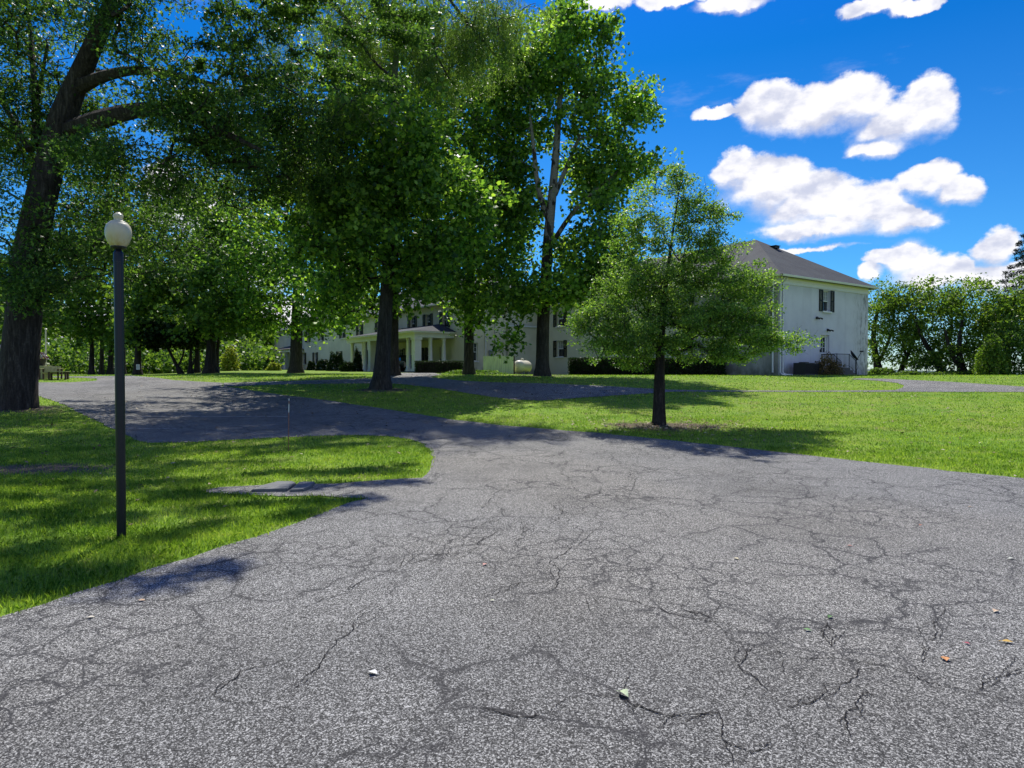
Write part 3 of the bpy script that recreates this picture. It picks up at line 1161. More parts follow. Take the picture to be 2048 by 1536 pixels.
tree("sycamore_tree", "sycamore with slim dark trunk left of the pale board fence", b,
     [((b.x, b.y, b.z), .31), tp(938, 600, 43, 19), tp(942, 420, 43, 16), tp(950, 250, 43, 11), tp(955, 100, 43, 6)],
     [lobe(900, 420, 42, 110, 110, 4, 90), lobe(950, 550, 42, 120, 65, 3.5, 110), lobe(970, 280, 42, 110, 110, 4, 110), lobe(930, 635, 41.5, 50, 30, 2, 14), lobe(1015, 480, 42, 60, 80, 3, 60),
      lobe(960, 140, 42, 120, 90, 4, 90), lobe(1015, 370, 42, 60, 60, 3, 46), lobe(1040, 120, 43, 60, 80, 3, 40)],
     attach=3.6, per=44, group=SG, **SYC)
b = base_at(1085, 753, 40)
tree("sycamore_tree", "tallest sycamore with pale upper limbs and bright leaves against blue sky", b,
     [((b.x, b.y, b.z), .38), tp(1086, 640, 40, 25), tp(1096, 480, 40, 20), tp(1108, 360, 40, 16), tp(1116, 250, 40, 12), tp(1125, 120, 40, 7), tp(1130, 20, 40, 3)],
     [lobe(1120, 130, 40, 112, 105, 3.6, 95), lobe(1205, 235, 40, 86, 80, 3.2, 64), lobe(1030, 200, 41, 80, 110, 3.4, 80), lobe(1225, 360, 40, 70, 60, 3, 46),
      lobe(1285, 335, 40, 34, 24, 1.4, 10), lobe(1280, 215, 40, 26, 40, 1.2, 9), lobe(1030, 400, 41, 60, 80, 3, 50), lobe(1195, 480, 39.5, 85, 60, 3, 60),
      lobe(1120, 575, 38.5, 90, 36, 2.6, 42), lobe(1210, 560, 39, 70, 45, 2.4, 32), lobe(1030, 605, 39, 60, 40, 2, 26), lobe(1022, 690, 39, 16, 20, .6, 4), lobe(1130, 40, 40, 65, 36, 2.4, 20),
      lobe(1170, 350, 41.5, 50, 60, 2, 22)],
     attach=3.4, per=62, group=SG, **{**SYC, "cr": .95},
     extra_limbs=[[tp(1100, 450, 40, 12), tp(1075, 380, 39.6, 10), tp(1068, 300, 39.4, 8), tp(1060, 230, 39.2, 5)],
                  [tp(1110, 390, 40, 10), tp(1135, 330, 40, 8), tp(1160, 270, 40, 5)],
                  [tp(1096, 500, 40, 11), tp(1140, 430, 39.5, 9), tp(1190, 380, 39.3, 6), tp(1240, 340, 39.3, 4)]])
b = base_at(592, 742, 52)
tree("sycamore_tree", "broad sycamore shading the left front lawn with a thick straight trunk", b,
     [((b.x, b.y, b.z), .46), tp(594, 640, 52, 22), tp(598, 520, 52, 18), tp(600, 400, 52, 13), tp(602, 300, 52, 6)],
     [lobe(600, 560, 50, 120, 80, 5, 90), lobe(505, 550, 51, 80, 70, 4, 50), lobe(680, 590, 49, 70, 60, 4, 46), lobe(570, 430, 51, 100, 80, 4, 60), lobe(520, 635, 51, 60, 26, 3, 16),
      lobe(640, 650, 49, 70, 28, 3, 20), lobe(640, 370, 51, 70, 70, 4, 36), lobe(500, 440, 52, 50, 60, 3, 16)],
     attach=3.4, per=60, group=SG, **SYC)

# ---- young tree
b = G(1318, 849)
YY_ = b.y
tree("young_tree", "young bushy tree on the sunny lawn with short dark trunk and open airy tip", b,
     [((b.x, b.y, b.z), .150), tp(1318, 770, YY_, 22), tp(1321, 700, YY_, 17), tp(1323, 620, YY_, 13), tp(1336, 560, YY_, 8), tp(1336, 500, YY_, 5.5), tp(1354, 440, YY_, 3.6), tp(1350, 390, YY_, 2), tp(1366, 340, YY_, 1.2)],
     [lobe(1350, 405, YY_, 72, 62, .9, 46), lobe(1405, 430, YY_, 56, 48, .8, 34), lobe(1290, 470, YY_, 72, 60, 1.0, 54), lobe(1355, 350, YY_, 24, 26, .3, 7), lobe(1400, 500, YY_, 80, 34, .9, 60), lobe(1250, 560, YY_, 70, 40, 1.0, 60),
      lobe(1430, 555, YY_, 95, 38, 1.1, 80), lobe(1340, 570, YY_, 80, 45, 1.1, 60), lobe(1330, 640, YY_, 140, 50, 1.3, 130), lobe(1210, 630, YY_, 66, 40, 1.0, 55),
      lobe(1450, 640, YY_, 100, 40, 1.1, 100), lobe(1300, 695, YY_, 120, 30, 1.3, 80), lobe(1460, 700, YY_, 75, 26, 1.0, 50), lobe(1570, 683, YY_, 50, 18, .5, 26), lobe(1200, 685, YY_, 40, 18, .7, 14),
      lobe(1265, 732, YY_, 34, 10, .5, 7), lobe(1495, 585, YY_, 50, 30, .7, 30), lobe(1500, 650, YY_, 50, 36, .7, 30), lobe(1160, 650, YY_, 36, 20, .6, 12)],
     M["young_leaf"], M["dark_bark"], per=84, cr=.31, csq=.55, size=.070, tpl="kite", shell=.2, attach=1.35, sides=12, flare=1.3, tipr=.006, twigs=3, ascend=.5,
     upbias=.7)

# ---- trees beyond the road on the left
WOOD = dict(leaf=M["wood_leaf"], bark=M["dark_bark"], tpl="broad", size=.31, cr=1.25, csq=.75, shell=.3, sides=10, tipr=.02, group="trees beyond the road")
bg = [
    ("slim dark tree leftmost of the row behind the two lawn seats", 183, 750, 64, 9, [(160, 600, 80, 70, 50), (105, 640, 60, 40, 30), (150, 500, 70, 60, 24)]),
    ("slim dark tree second from the left in the row behind the lawn seats", 203, 750, 68, 8, [(200, 480, 80, 70, 40), (215, 400, 60, 60, 24)]),
    ("straight dark tree directly left of the lamp post in the far row", 221, 750, 65, 10, [(232, 610, 66, 66, 46), (210, 680, 60, 22, 16)]),
    ("dark tree half hidden behind the lamp post pole", 246, 750, 72, 9, [(255, 510, 66, 80, 40), (300, 440, 55, 50, 26)]),
    ("dark flared tree carrying a small white notice right of the lamp post", 275, 749, 58, 13, [(290, 630, 66, 60, 44), (335, 580, 66, 50, 36), (300, 550, 60, 50, 24)]),
    ("tall airy tree with two thin stems and pale gaps of sky", 394, 747, 60, 10, [(390, 470, 56, 90, 46), (380, 390, 36, 46, 16), (360, 590, 60, 40, 26), (330, 660, 60, 26, 16)]),
    ("tall tree with the thickest dark trunk of the far row", 421, 747, 54, 21, [(440, 560, 66, 80, 50), (435, 430, 56, 70, 34), (470, 640, 66, 40, 26), (400, 640, 60, 30, 18)]),
    ("thin pale stemmed tree close beside the thickest far trunk", 434, 747, 57, 7, [(490, 500, 60, 60, 26), (470, 600, 40, 40, 12)]),
]
for (lab, px_, py_, Y_, w_, lb) in bg:
    b = base_at(px_, py_, Y_)
    top_y = min(l[1] - l[3] * .5 for l in lb)
    cx_ = lb[0][0]
    tree("background_tree", lab, b,
         [((b.x, b.y, b.z), w_ / 2 * Y_ / F * 1.1), tp(px_ + 1, 690, Y_, w_ * .85), tp(px_ * .6 + cx_ * .4, (690 + top_y) / 2, Y_, w_ * .65), tp(cx_, top_y, Y_, 2)],
         [lobe(l[0], l[1], Y_ - 1, l[2], l[3], 3.6, l[4]) for l in lb], attach=2.6, per=44, **WOOD)
# low crooked trees
for (lab, pts, lb) in (
    ("low crooked tree with forked bare stems under the dark canopy", [(362, 747), (355, 735), (346, 715), (335, 695)], [(330, 672, 70, 22, 30)]),
    ("low crooked tree leaning beside the straight far trunk", [(381, 747), (383, 732), (378, 712), (384, 690)], [(390, 672, 60, 22, 26)])):
    Y_ = 56
    b = base_at(pts[0][0], pts[0][1], Y_)
    tree("crooked_tree", lab, b, [((b.x, b.y, b.z), .2)] + [tp(q[0], q[1], Y_, 7 - i) for i, q in enumerate(pts[1:])],
         [lobe(l[0], l[1], Y_, l[2], l[3], 2.6, l[4]) for l in lb], M["hedge_leaf"], M["dark_bark"], group="low crooked trees", per=80, cr=.9, size=.26,
         tpl="broad", shell=.2, attach=1.2, sides=8, tipr=.02,
         extra_limbs=[[tp(pts[1][0], pts[1][1], Y_, 5), tp(pts[1][0] + 12, pts[1][1] - 14, Y_, 4), tp(pts[1][0] + 14, pts[1][1] - 40, Y_, 3)]])

# ---- trees right of the house
RT = dict(leaf=M["bright_leaf"], bark=M["dark_bark"], tpl="kite", size=.23, cr=.85, csq=.7, shell=.25, sides=10, tipr=.016, group="small trees at the bluff edge")
rt = [
    ("small multi stemmed tree tight against the right house corner", [(1758, 752, 16), (1752, 715, 12), (1745, 670, 9), (1760, 600, 4)], 56,
     [(1765, 610, 48, 45, 40), (1745, 680, 36, 46, 30), (1790, 660, 44, 44, 30), (1770, 722, 36, 22, 14)],
     [[(1757, 725, 8), (1775, 690, 6), (1790, 640, 3)]]),
    ("small tree with a trunk leaning right over the water gap", [(1799, 750, 9), (1812, 715, 8), (1824, 690, 7), (1845, 640, 4)], 55,
     [(1815, 600, 60, 38, 40), (1840, 650, 46, 36, 26), (1815, 690, 40, 30, 20), (1845, 722, 30, 16, 8)], [[(1812, 715, 5), (1806, 680, 4), (1800, 650, 2)]]),
    ("small tree leaning left behind the iron railing", [(1886, 757, 15), (1872, 715, 11), (1850, 690, 9), (1830, 640, 4)], 53,
     [(1875, 600, 60, 45, 42), (1895, 670, 50, 46, 36), (1860, 715, 44, 26, 22)], [[(1874, 718, 8), (1900, 680, 6), (1905, 630, 3)]]),
    ("small tree with stout forked trunk left of the dark rounded bush", [(1926, 764, 16), (1922, 735, 13), (1916, 700, 10), (1925, 640, 5)], 50,
     [(1940, 605, 62, 46, 46), (1950, 670, 50, 40, 34), (1925, 715, 50, 34, 26), (1965, 730, 30, 26, 14)], [[(1923, 738, 10), (1900, 705, 8), (1890, 660, 4)]]),
    ("tree above the dark rounded bush at the right frame edge", [(2010, 768, 16), (2014, 720, 12), (2020, 640, 8), (2030, 590, 4)], 49,
     [(2015, 620, 60, 46, 46), (2060, 590, 50, 50, 30), (1995, 660, 40, 36, 22)], []),
]
for (lab, tr_, Y_, lb, ex) in rt:
    b = base_at(tr_[0][0], tr_[0][1], Y_)
    tree("bluff_tree", lab, b, [((b.x, b.y, b.z), tr_[0][2] / 2 * Y_ / F)] + [tp(q[0], q[1], Y_, q[2]) for q in tr_[1:]],
         [lobe(l[0], l[1], Y_, l[2], l[3], 2.2, l[4]) for l in lb], attach=1.4, per=56, **RT,
         extra_limbs=[[tp(q[0], q[1], Y_, q[2]) for q in e_] for e_ in ex])


# ---- spruce
def spruce(name, label, px_, Y_, apex_y, half_px_per_y):
    b = base_at(px_, 760, Y_)
    top = P(px_, apex_y, Y_).z
    root = empty(name, b, label=label, cat="tree")
    mb = MB()
    H = top - b.z
    mb.tube([(0, 0, -.3), (0, 0, H * .5), (0, 0, H)], [.35, .2, .02], n=10)
    pos = []
    k = 0
    zz = H * .28
    while zz < H * .985:
        Lb = (H - zz) * .40 + .15
        nb = 7
        for i in range(nb):
            az = 2 * math.pi * (i + .37 * k) / nb + random.uniform(-.2, .2)
            L = Lb * random.uniform(.75, 1.12)
            d = Vector((math.cos(az), math.sin(az), 0))
            pts = [Vector((0, 0, zz)) + d * (L * t) + Vector((0, 0, .12 * L * t - .42 * L * t * t + .22 * L * t ** 4)) for t in (0, .35, .7, 1)]
            mb.tube(pts, [.035, .028, .018, .008], n=4, cap=False)
            m_ = int(70 * L)
            t = np.sqrt(rng.uniform(.02, 1, m_))
            side = rng.normal(0, .14, m_) * L * (1.1 - t * .6)
            q = np.stack([d.x * L * t - d.y * side, d.y * L * t + d.x * side,
                          zz + .12 * L * t - .42 * L * t * t + .22 * L * t ** 4 - np.abs(side) * .4 - rng.uniform(0, .22, m_)], 1)
            pos.append(q)
        zz += .55
        k += 1
    mb.build("trunk", M["dark_bark"], root, smooth=True)
    leaves_mesh("crown", np.concatenate(pos), .30, "narrow", M["spruce_needle"], root, .2, .5)


spruce("spruce_tree", "dark spruce cut off by the right frame edge above the bushes", 2078, 53, 385, .5)


# ---- bushes
def bush(name, label, c, r, nleaf, size, mat, tpl="kite", cat="shrub", group=None, box=False, stems=True, shell=.75, lump=.14):
    """c: base centre (ground), r: radii (rx, ry, height)"""
    root = empty(name, c, label=label, cat=cat, group=group)
    if box:
        q = rng.uniform(-1, 1, (nleaf, 3))
        ax = rng.integers(0, 3, nleaf)
        f = rng.uniform(0, 1, nleaf) < .75
        for i in range(3):
            k = f & (ax == i)
            q[k, i] = np.sign(q[k, i]) * rng.uniform(.88, 1.03, k.sum())
        pos = q * np.array([r[0], r[1], r[2] / 2]) + np.array([0, 0, r[2] / 2])
    else:
        d = unit(rng.normal(size=(nleaf, 3)))
        d[:, 2] = np.abs(d[:, 2]) * 1.02 - .06
        rr = rng.uniform(shell ** 3, 1, nleaf) ** (1 / 3)
        ph = rng.uniform(0, 6, 3)
        rr *= 1 + lump * np.sin(d[:, 0] * 6 + ph[0]) * np.sin(d[:, 2] * 5 + ph[1]) + lump * .6 * np.sin(d[:, 1] * 9 + d[:, 0] * 7 + ph[2])
        pos = d * rr[:, None] * np.array(r)
    leaves_mesh("foliage", pos, size, tpl, mat, root, .5, .2)
    mb = MB()
    if box:
        # the dark twiggy inside of a clipped hedge
        mb.bb(-r[0] * .93, r[0] * .93, -r[1] * .84, r[1] * .84, -.1, r[2] * .9)
    for i in range(6 if stems else 3):
        az = random.uniform(0, 6.28)
        mb.tube([(random.uniform(-.1, .1) * r[0], random.uniform(-.1, .1) * r[1], -.1), (math.cos(az) * r[0] * .35, math.sin(az) * r[1] * .35, r[2] * .5),
                 (math.cos(az) * r[0] * .7, math.sin(az) * r[1] * .7, r[2] * .78)], [.025, .018, .008], n=5)
    mb.build("stem", M["dark_bark"], root)
    return root


def bush_px(name, label, px0, px1, ytop, ybase, Y, mat, nleaf, size, depth=None, **kw):
    q = P((px0 + px1) / 2, ybase, Y)
    gz = T(q.x, Y)
    top = P(0, ytop, Y).z
    w = (px1 - px0) / 2 * Y / F
    return bush(name, label, Vector((q.x, Y, gz)), (w, depth or w * .8, max(.3, top - gz)), nleaf, size, mat, **kw)


bush_px("rounded_bush", "large dark rounded bush with sunlit top at the right frame edge", 1955, 2080, 640, 768, 47, M["wood_leaf"], 9000, .2)
bush_px("rounded_bush", "sunlit leafy bush in front of the dark bush near the railing", 1950, 2015, 668, 766, 45.8, M["bright_leaf"], 3000, .17)
bush_px("low_bush", "low green bush at the foot of the right house corner", 1736, 1790, 735, 758, 52, M["wood_leaf"], 1800, .15, group="low bushes along the bluff")
bush_px("low_bush", "low green bush under the water gap between thin trunks", 1785, 1850, 746, 760, 50, M["wood_leaf"], 1800, .14, group="low bushes along the bluff")
bush_px("low_bush", "low green bush behind the stout forked trunk", 1850, 1960, 748, 764, 49.5, M["wood_leaf"], 2600, .14, group="low bushes along the bluff")
bush_px("nandina_bush", "reddish green nandina bush before the side steps", 1622, 1684, 714, 753, 43.2, M["red_leaf"], 2600, .11, lump=.25)
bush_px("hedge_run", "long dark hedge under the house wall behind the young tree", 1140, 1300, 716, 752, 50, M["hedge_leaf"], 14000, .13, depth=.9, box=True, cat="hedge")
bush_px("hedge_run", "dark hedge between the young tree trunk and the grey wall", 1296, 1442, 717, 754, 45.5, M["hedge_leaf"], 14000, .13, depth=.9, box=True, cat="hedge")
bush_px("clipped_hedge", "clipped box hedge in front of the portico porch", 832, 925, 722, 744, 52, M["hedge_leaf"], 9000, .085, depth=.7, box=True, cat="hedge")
bush_px("ground_cover", "low leafy plants round the slim dark sycamore trunk", 885, 1010, 743, 753, 44.5, M["wood_leaf"], 2200, .10, depth=1.0)
bush_px("copper_bush", "wide copper brown bush left of the house end", 512, 550, 713, 738, 84, M["red_leaf"], 2600, .28)
bush_px("green_bush", "small bright green bush before the copper bush", 508, 530, 724, 738, 80, M["bright_leaf"], 1200, .2)
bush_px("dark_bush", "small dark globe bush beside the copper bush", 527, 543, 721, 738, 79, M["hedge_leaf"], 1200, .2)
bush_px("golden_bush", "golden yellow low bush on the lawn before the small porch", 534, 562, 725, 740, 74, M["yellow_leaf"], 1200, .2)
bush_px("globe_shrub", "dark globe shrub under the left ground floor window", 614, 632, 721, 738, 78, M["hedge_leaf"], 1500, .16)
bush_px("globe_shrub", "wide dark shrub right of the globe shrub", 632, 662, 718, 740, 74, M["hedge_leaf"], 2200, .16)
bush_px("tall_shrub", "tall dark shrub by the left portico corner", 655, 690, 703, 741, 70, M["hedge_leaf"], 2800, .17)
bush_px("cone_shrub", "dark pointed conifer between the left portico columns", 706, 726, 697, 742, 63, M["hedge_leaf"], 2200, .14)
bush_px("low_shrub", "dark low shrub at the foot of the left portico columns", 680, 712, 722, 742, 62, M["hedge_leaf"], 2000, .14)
bush_px("yellow_tree", "small golden leaved tree at the edge of the wood", 442, 480, 688, 744, 72, M["yellow_leaf"], 1500, .26, shell=.4)
bush_px("grey_shrub", "blue grey shrub mass left of the house end", 450, 520, 678, 744, 92, M["grey_leaf"], 4500, .32)
bush_px("tall_bush", "light green tall bush behind the copper bush", 480, 548, 655, 742, 100, M["bright_leaf"], 4500, .36)

# undergrowth and far wood, masses nobody could count
pos = []
for i in range(150):
    px_ = rng.uniform(-150, 545)
    Y_ = rng.uniform(76, 92)
    c = P(px_, 745, Y_)
    rr_ = rng.uniform(.8, 1.6) if i % 3 else rng.uniform(2, 3.6)
    d = unit(rng.normal(size=(220, 3))) * (rng.uniform(.4, 1, (220, 1)) ** .5) * np.array([rr_, rr_, rr_ * rng.uniform(.7, 1.3)])
    pos.append(d + np.array([c.x, c.y, T(c.x, c.y) + rr_ * .6]))
o = leaves_mesh("undergrowth", np.concatenate(pos), .34, "broad", M["wood_leaf"], None, .5, .2)
tag(o, "sunlit undergrowth behind the far row of trunks", kind="stuff")
pos = []
for i in range(230):
    px_ = rng.uniform(-420, 560)
    Y_ = rng.uniform(96, 125)
    c = P(px_, 745, Y_)
    hgt = rng.uniform(2, 13 + 6 * math.sin(px_ * .02))
    rr_ = rng.uniform(2.0, 3.6)
    d = unit(rng.normal(size=(230, 3))) * (rng.uniform(.3, 1, (230, 1)) ** .5) * np.array([rr_, rr_, rr_ * .8])
    pos.append(d + np.array([c.x, c.y, T(c.x, c.y) + hgt]))
o = leaves_mesh("far_wood", np.concatenate(pos), .62, "broad", M["wood_leaf"], None, .5, .2)
tag(o, "far green wood behind the trees on the left", kind="stuff")

# leaf litter on lawns and drives
N = 2600
x = np.concatenate([rng.normal(-1, 6, N // 2) + 0, rng.uniform(-14, 16, N // 2)])
y = np.concatenate([rng.uniform(24, 42, N // 2), rng.uniform(9, 34, N // 2)])
c0 = G(1318, 850)
x = np.concatenate([x, c0.x + rng.normal(0, 1.3, 500), rng.normal(-3.5, 1.5, 12)])
y = np.concatenate([y, c0.y - .5 + rng.normal(0, .9, 500), rng.uniform(7, 9, 12)])
k = ~(inside(main_w, x, y) & (y < 17))
x, y = x[k], y[k]
pos = np.stack([x, y, terrain(x, y) + .035], 1)
o = leaves_mesh("leaf_litter", pos, .085, "oval", M["dead_leaf"], None, 3, 0)
tag(o, "dry fallen leaves strewn over lawn and drive", kind="stuff")

# ------------------------------------------------------------------ house
AL = R(35.5)
HC = Vector((16.5, 42.3, 1.42))
house = empty("country_house", HC, AL, label="long two storey pale stucco house with hipped grey shingle roof", cat="house")
ca, sa = math.cos(AL), math.sin(AL)


def t_on(px_, w):
    """distance along the long side where the column px meets the plane at local x = w"""
    k = (px_ - 1024) / F
    x0, y0 = HC.x + w * ca, HC.y + w * sa
    return (x0 - k * y0) / (sa + k * ca)


def u_on(px_, t):
    k = (px_ - 1024) / F
    x0, y0 = HC.x - t * sa, HC.y + t * ca
    return (k * y0 - x0) / (ca - k * sa)


def zloc(py, px_, lx, ly):
    Yw = HC.y + lx * sa + ly * ca
    return P(px_, py, Yw).z - HC.z


def wall_open(mb, p0, p1, z0, z1, openings, depth=.22, mi=0):
    """outer face from p0 to p1 (outward normal on the right-hand side of p0->p1), reveals go inward"""
    p0, p1 = Vector(p0), Vector(p1)
    d = p1 - p0
    L = d.length
    d.normalize()
    inn = Vector((-d.y, d.x))
    us = sorted({0, L, *[q for o in openings for q in o[:2]]})
    zs = sorted({z0, z1, *[q for o in openings for q in o[2:4]]})
    at = lambda u, z, k=0: (p0.x + d.x * u + inn.x * k, p0.y + d.y * u + inn.y * k, z)
    for a_, b_ in zip(us[:-1], us[1:]):
        for c_, e_ in zip(zs[:-1], zs[1:]):
            um, zm = (a_ + b_) / 2, (c_ + e_) / 2
            if any(o[0] < um < o[1] and o[2] < zm < o[3] for o in openings):
                continue
            mb.quad([at(a_, c_), at(b_, c_), at(b_, e_), at(a_, e_)], mi)
    for (a_, b_, c_, e_) in openings:
        mb.quad([at(a_, c_), at(a_, e_), at(a_, e_, depth), at(a_, c_, depth)], mi)
        mb.quad([at(b_, c_), at(b_, c_, depth), at(b_, e_, depth), at(b_, e_)], mi)
        mb.quad([at(a_, e_), at(b_, e_), at(b_, e_, depth), at(a_, e_, depth)], mi)
        mb.quad([at(a_, c_), at(a_, c_, depth), at(b_, c_, depth), at(b_, c_)], mi)


def frame_on(p0, p1):
    p0, p1 = Vector(p0), Vector(p1)
    d = (p1 - p0).normalized()
    inn = Vector((-d.y, d.x))
    return Matrix(((d.x, inn.x, 0, p0.x), (d.y, inn.y, 0, p0.y), (0, 0, 1, 0), (0, 0, 0, 1)))


def window(p0, p1, o, shut=.42, depth=.22, upper=None):
    """sash window in opening o = (u0,u1,z0,z1)"""
    Mx = frame_on(p0, p1)
    u0, u1, z0, z1 = o
    w, h = u1 - u0, z1 - z0
    mb = MB()
    dp = depth - .05
    t = .055
    for (c, d) in (((u0 + t / 2, dp, (z0 + z1) / 2), (t, .07, h)), ((u1 - t / 2, dp, (z0 + z1) / 2), (t, .07, h)),
                   (((u0 + u1) / 2, dp, z0 + t / 2), (w - 2 * t, .066, t)), (((u0 + u1) / 2, dp, z1 - t / 2), (w - 2 * t, .066, t)),
                   (((u0 + u1) / 2, dp - .012, (z0 + z1) / 2), (w - 2 * t, .06, .06))):
        mb.box(c, d, 0, Mx)
    for i in (1, 2):
        mb.box((u0 + w * i / 3, dp + .004, z0 + h * .75), (.022, .03, h * .5 - .085), 0, Mx)
    mb.box(((u0 + u1) / 2, dp + .006, z0 + h * .75), (w - 2 * t, .026, .022), 0, Mx)
    win = mb.build("window", M["white_paint"], house)
    mb = MB()
    mb.box(((u0 + u1) / 2, depth - .01, z0 + h * .27), (w - .03, .02, h * .46), 0, Mx)
    mb.build("pane", M["glass"], win)
    mb = MB()
    mb.box(((u0 + u1) / 2, depth - .008, z0 + h * .75), (w - .03, .02, h * .46), 0, Mx)
    mb.build("pane", upper or M["glass"], win)
    mb = MB()
    mb.box(((u0 + u1) / 2, -.03, z0 - .05), (w + .16, .16, .09), 0, Mx)
    mb.build("sill", M["white_paint"], win)
    if shut:
        for s_, uc in ((-1, u0 - shut / 2 - .02), (1, u1 + shut / 2 + .02)):
            mb = MB()
            yy = -.035
            mb.box((uc - shut / 2 + .03, yy, (z0 + z1) / 2), (.06, .05, h + .04), 0, Mx)
            mb.box((uc + shut / 2 - .03, yy, (z0 + z1) / 2), (.06, .05, h + .04), 0, Mx)
            for zz in (z0 + .02, (z0 + z1) / 2, z1 - .02):
                mb.box((uc, yy, zz), (shut - .12, .046, .08), 0, Mx)
            k = int(h / .06)
            for i in range(k):
                zz = z0 + .06 + (h - .12) * i / max(1, k - 1)
                mb.box((uc, yy + .006, zz), (shut - .12, .03, .035), 0, Mx)
            mb.build("shutter", M["shutter"], win)
    return win


EH = 6.15
# --- end wing walls
end_p = ((0, 0), (10.8, 0))
ew = (4.92, 5.84, 4.24, 5.62)
dr = (4.74, 5.78, .52, 2.66)
fr_p = ((0, 24), (0, 0))
fw = (24 - 21.65, 24 - 20.7, 1.55, 2.95)
fw2 = (24 - 15.0, 24 - 14.05, 1.55, 2.95)
fw3 = (24 - 8.0, 24 - 7.05, 1.55, 2.95)
fw4 = (24 - 21.65, 24 - 20.7, 4.2, 5.55)
fw5 = (24 - 15.0, 24 - 14.05, 4.2, 5.55)
fw6 = (24 - 8.0, 24 - 7.05, 4.2, 5.55)
mb = MB()
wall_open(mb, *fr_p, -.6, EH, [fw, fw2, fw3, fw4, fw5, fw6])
mb.build("front_wall", M["stucco_shaded"], house)
mb = MB()
wall_open(mb, *end_p, -.6, EH, [ew, dr])
wall_open(mb, (10.8, 0), (10.8, 24), -.6, EH, [])
wall_open(mb, (10.8, 24), (0, 24), -.6, EH, [])
mb.build("wall", M["stucco"], house)
window(*end_p, ew, upper=M["blind"])
for f_ in (fw, fw2, fw3, fw4, fw5, fw6):
    window(*fr_p, f_, upper=M["blind"])
# --- main block
BX0, BX1, BY0, BY1 = -8.0, 6.0, 24.02, 77.5
fac = ((BX0, BY1), (BX0, BY0))
sid = ((BX0, BY0), (0, BY0))
ops = []
gz_of = lambda t: T(HC.x + BX0 * ca - t * sa, HC.y + BX0 * sa + t * ca) - HC.z
lowers = [t_on(p_, BX0) for p_ in (853, 631, 608)] + [31.5, 36, 43, 47.5, 52]
uppers = [t_on(p_, BX0) for p_ in (890, 856, 825, 617)] + [41, 46, 51, 58, 63]
for t in lowers:
    g_ = gz_of(t)
    ops.append((BY1 - t - .5, BY1 - t + .5, g_ + .75, g_ + 2.2))
for t in uppers:
    ops.append((BY1 - t - .48, BY1 - t + .48, 4.15, 5.5))
d2t = t_on(885, BX0)
ops.append((BY1 - d2t - .5, BY1 - d2t + .5, .35, 2.45))
sw = (.45, 1.3, 1.15, 2.7)
mb = MB()
wall_open(mb, *fac, -.6, EH, ops)
wall_open(mb, *sid, -.6, EH, [sw])
wall_open(mb, (BX1, BY0 + .02), (BX1, BY1), -.6, EH, [])
wall_open(mb, (BX1, BY1), (BX0, BY1), -.6, EH, [])
mb.build("wall", M["stucco_cream"], house)
for o_ in ops[:-1]:
    window(*fac, o_, upper=M["glass"])
window(*sid, sw, shut=0)


# --- roofs
def hip(x0, x1, y0, y1, z, pitch, hip0=True, hip1=True, oh=.45, name="roof", mat=None):
    x0 -= oh
    x1 += oh
    y0 -= oh
    y1 += oh
    half = (x1 - x0) / 2
    rise = half * pitch
    xm = (x0 + x1) / 2
    ya = y0 + half if hip0 else y0
    yb = y1 - half if hip1 else y1
    if yb < ya:
        ya = yb = (y0 + y1) / 2
    mb = MB()
    zt = z + .06
    A, B, C, D = (x0, y0, zt), (x1, y0, zt), (x1, y1, zt), (x0, y1, zt)
    r0, r1 = (xm, ya, zt + rise), (xm, yb, zt + rise)
    mb.quad([A, B, r0])
    mb.quad([B, C, r1, r0])
    mb.quad([C, D, r1])
    mb.quad([D, A, r0, r1])
    # edge and soffit
    zb = z
    lo = [(p_[0], p_[1], zb) for p_ in (A, B, C, D)]
    for i, (p_, q_) in enumerate(((A, B), (B, C), (C, D), (D, A))):
        mb.quad([lo[i], lo[(i + 1) % 4], q_, p_])
    mb.quad([lo[3], lo[2], lo[1], lo[0]])
    o = mb.build(name, mat or M["shingle"], house)
    g = MB()
    for (a_, b_) in ((A, B), (B, C), (C, D), (D, A)):
        a_, b_ = Vector(a_), Vector(b_)
        Mx = frame_on((a_.x, a_.y), (b_.x, b_.y))
        L = (b_ - a_).length
        # K-profile gutter
        prof = [(-.015, -.13), (-.09, -.13), (-.125, -.05), (-.13, -.012), (-.015, -.012)]
        for i in range(len(prof)):
            p_, q_ = prof[i], prof[(i + 1) % len(prof)]
            g.quad([Mx @ Vector((0, p_[0], zt + p_[1])), Mx @ Vector((L, p_[0], zt + p_[1])), Mx @ Vector((L, q_[0], zt + q_[1])), Mx @ Vector((0, q_[0], zt + q_[1]))])
    g.build("gutter", M["white_paint"], house)
    return o, rise


PT = .62
roofA, riseA = hip(0, 10.8, 0, 24, EH, PT, True, False)
roofB, riseB = hip(BX0, BX1, BY0, BY1, EH + .012, PT * .8)
# roof vent on the end slope
mb = MB()
vy, vz = 4.2, EH + .06 + (4.2 + .45) * PT
mb.box((5.9, vy, vz + .06), (.5, .42, .16), 0)
mb.box((5.9, vy - .02, vz + .155), (.6, .52, .03), 0)
mb.build("roof_vent", M["fixture"], house)
# frieze on the end wing
mb = MB()
for (pa, pb) in (end_p, fr_p):
    Mx = frame_on(pa, pb)
    L = (Vector(pb) - Vector(pa)).length
    mb.box((L / 2, -.012, 5.93), (L, .03, .42), 0, Mx)
    mb.box((L / 2, -.035, 5.71), (L, .05, .035), 0, Mx)
    mb.box((L / 2, -.032, 5.90), (L, .03, .025), 0, Mx)
mb.build("frieze", M["trim"], house)
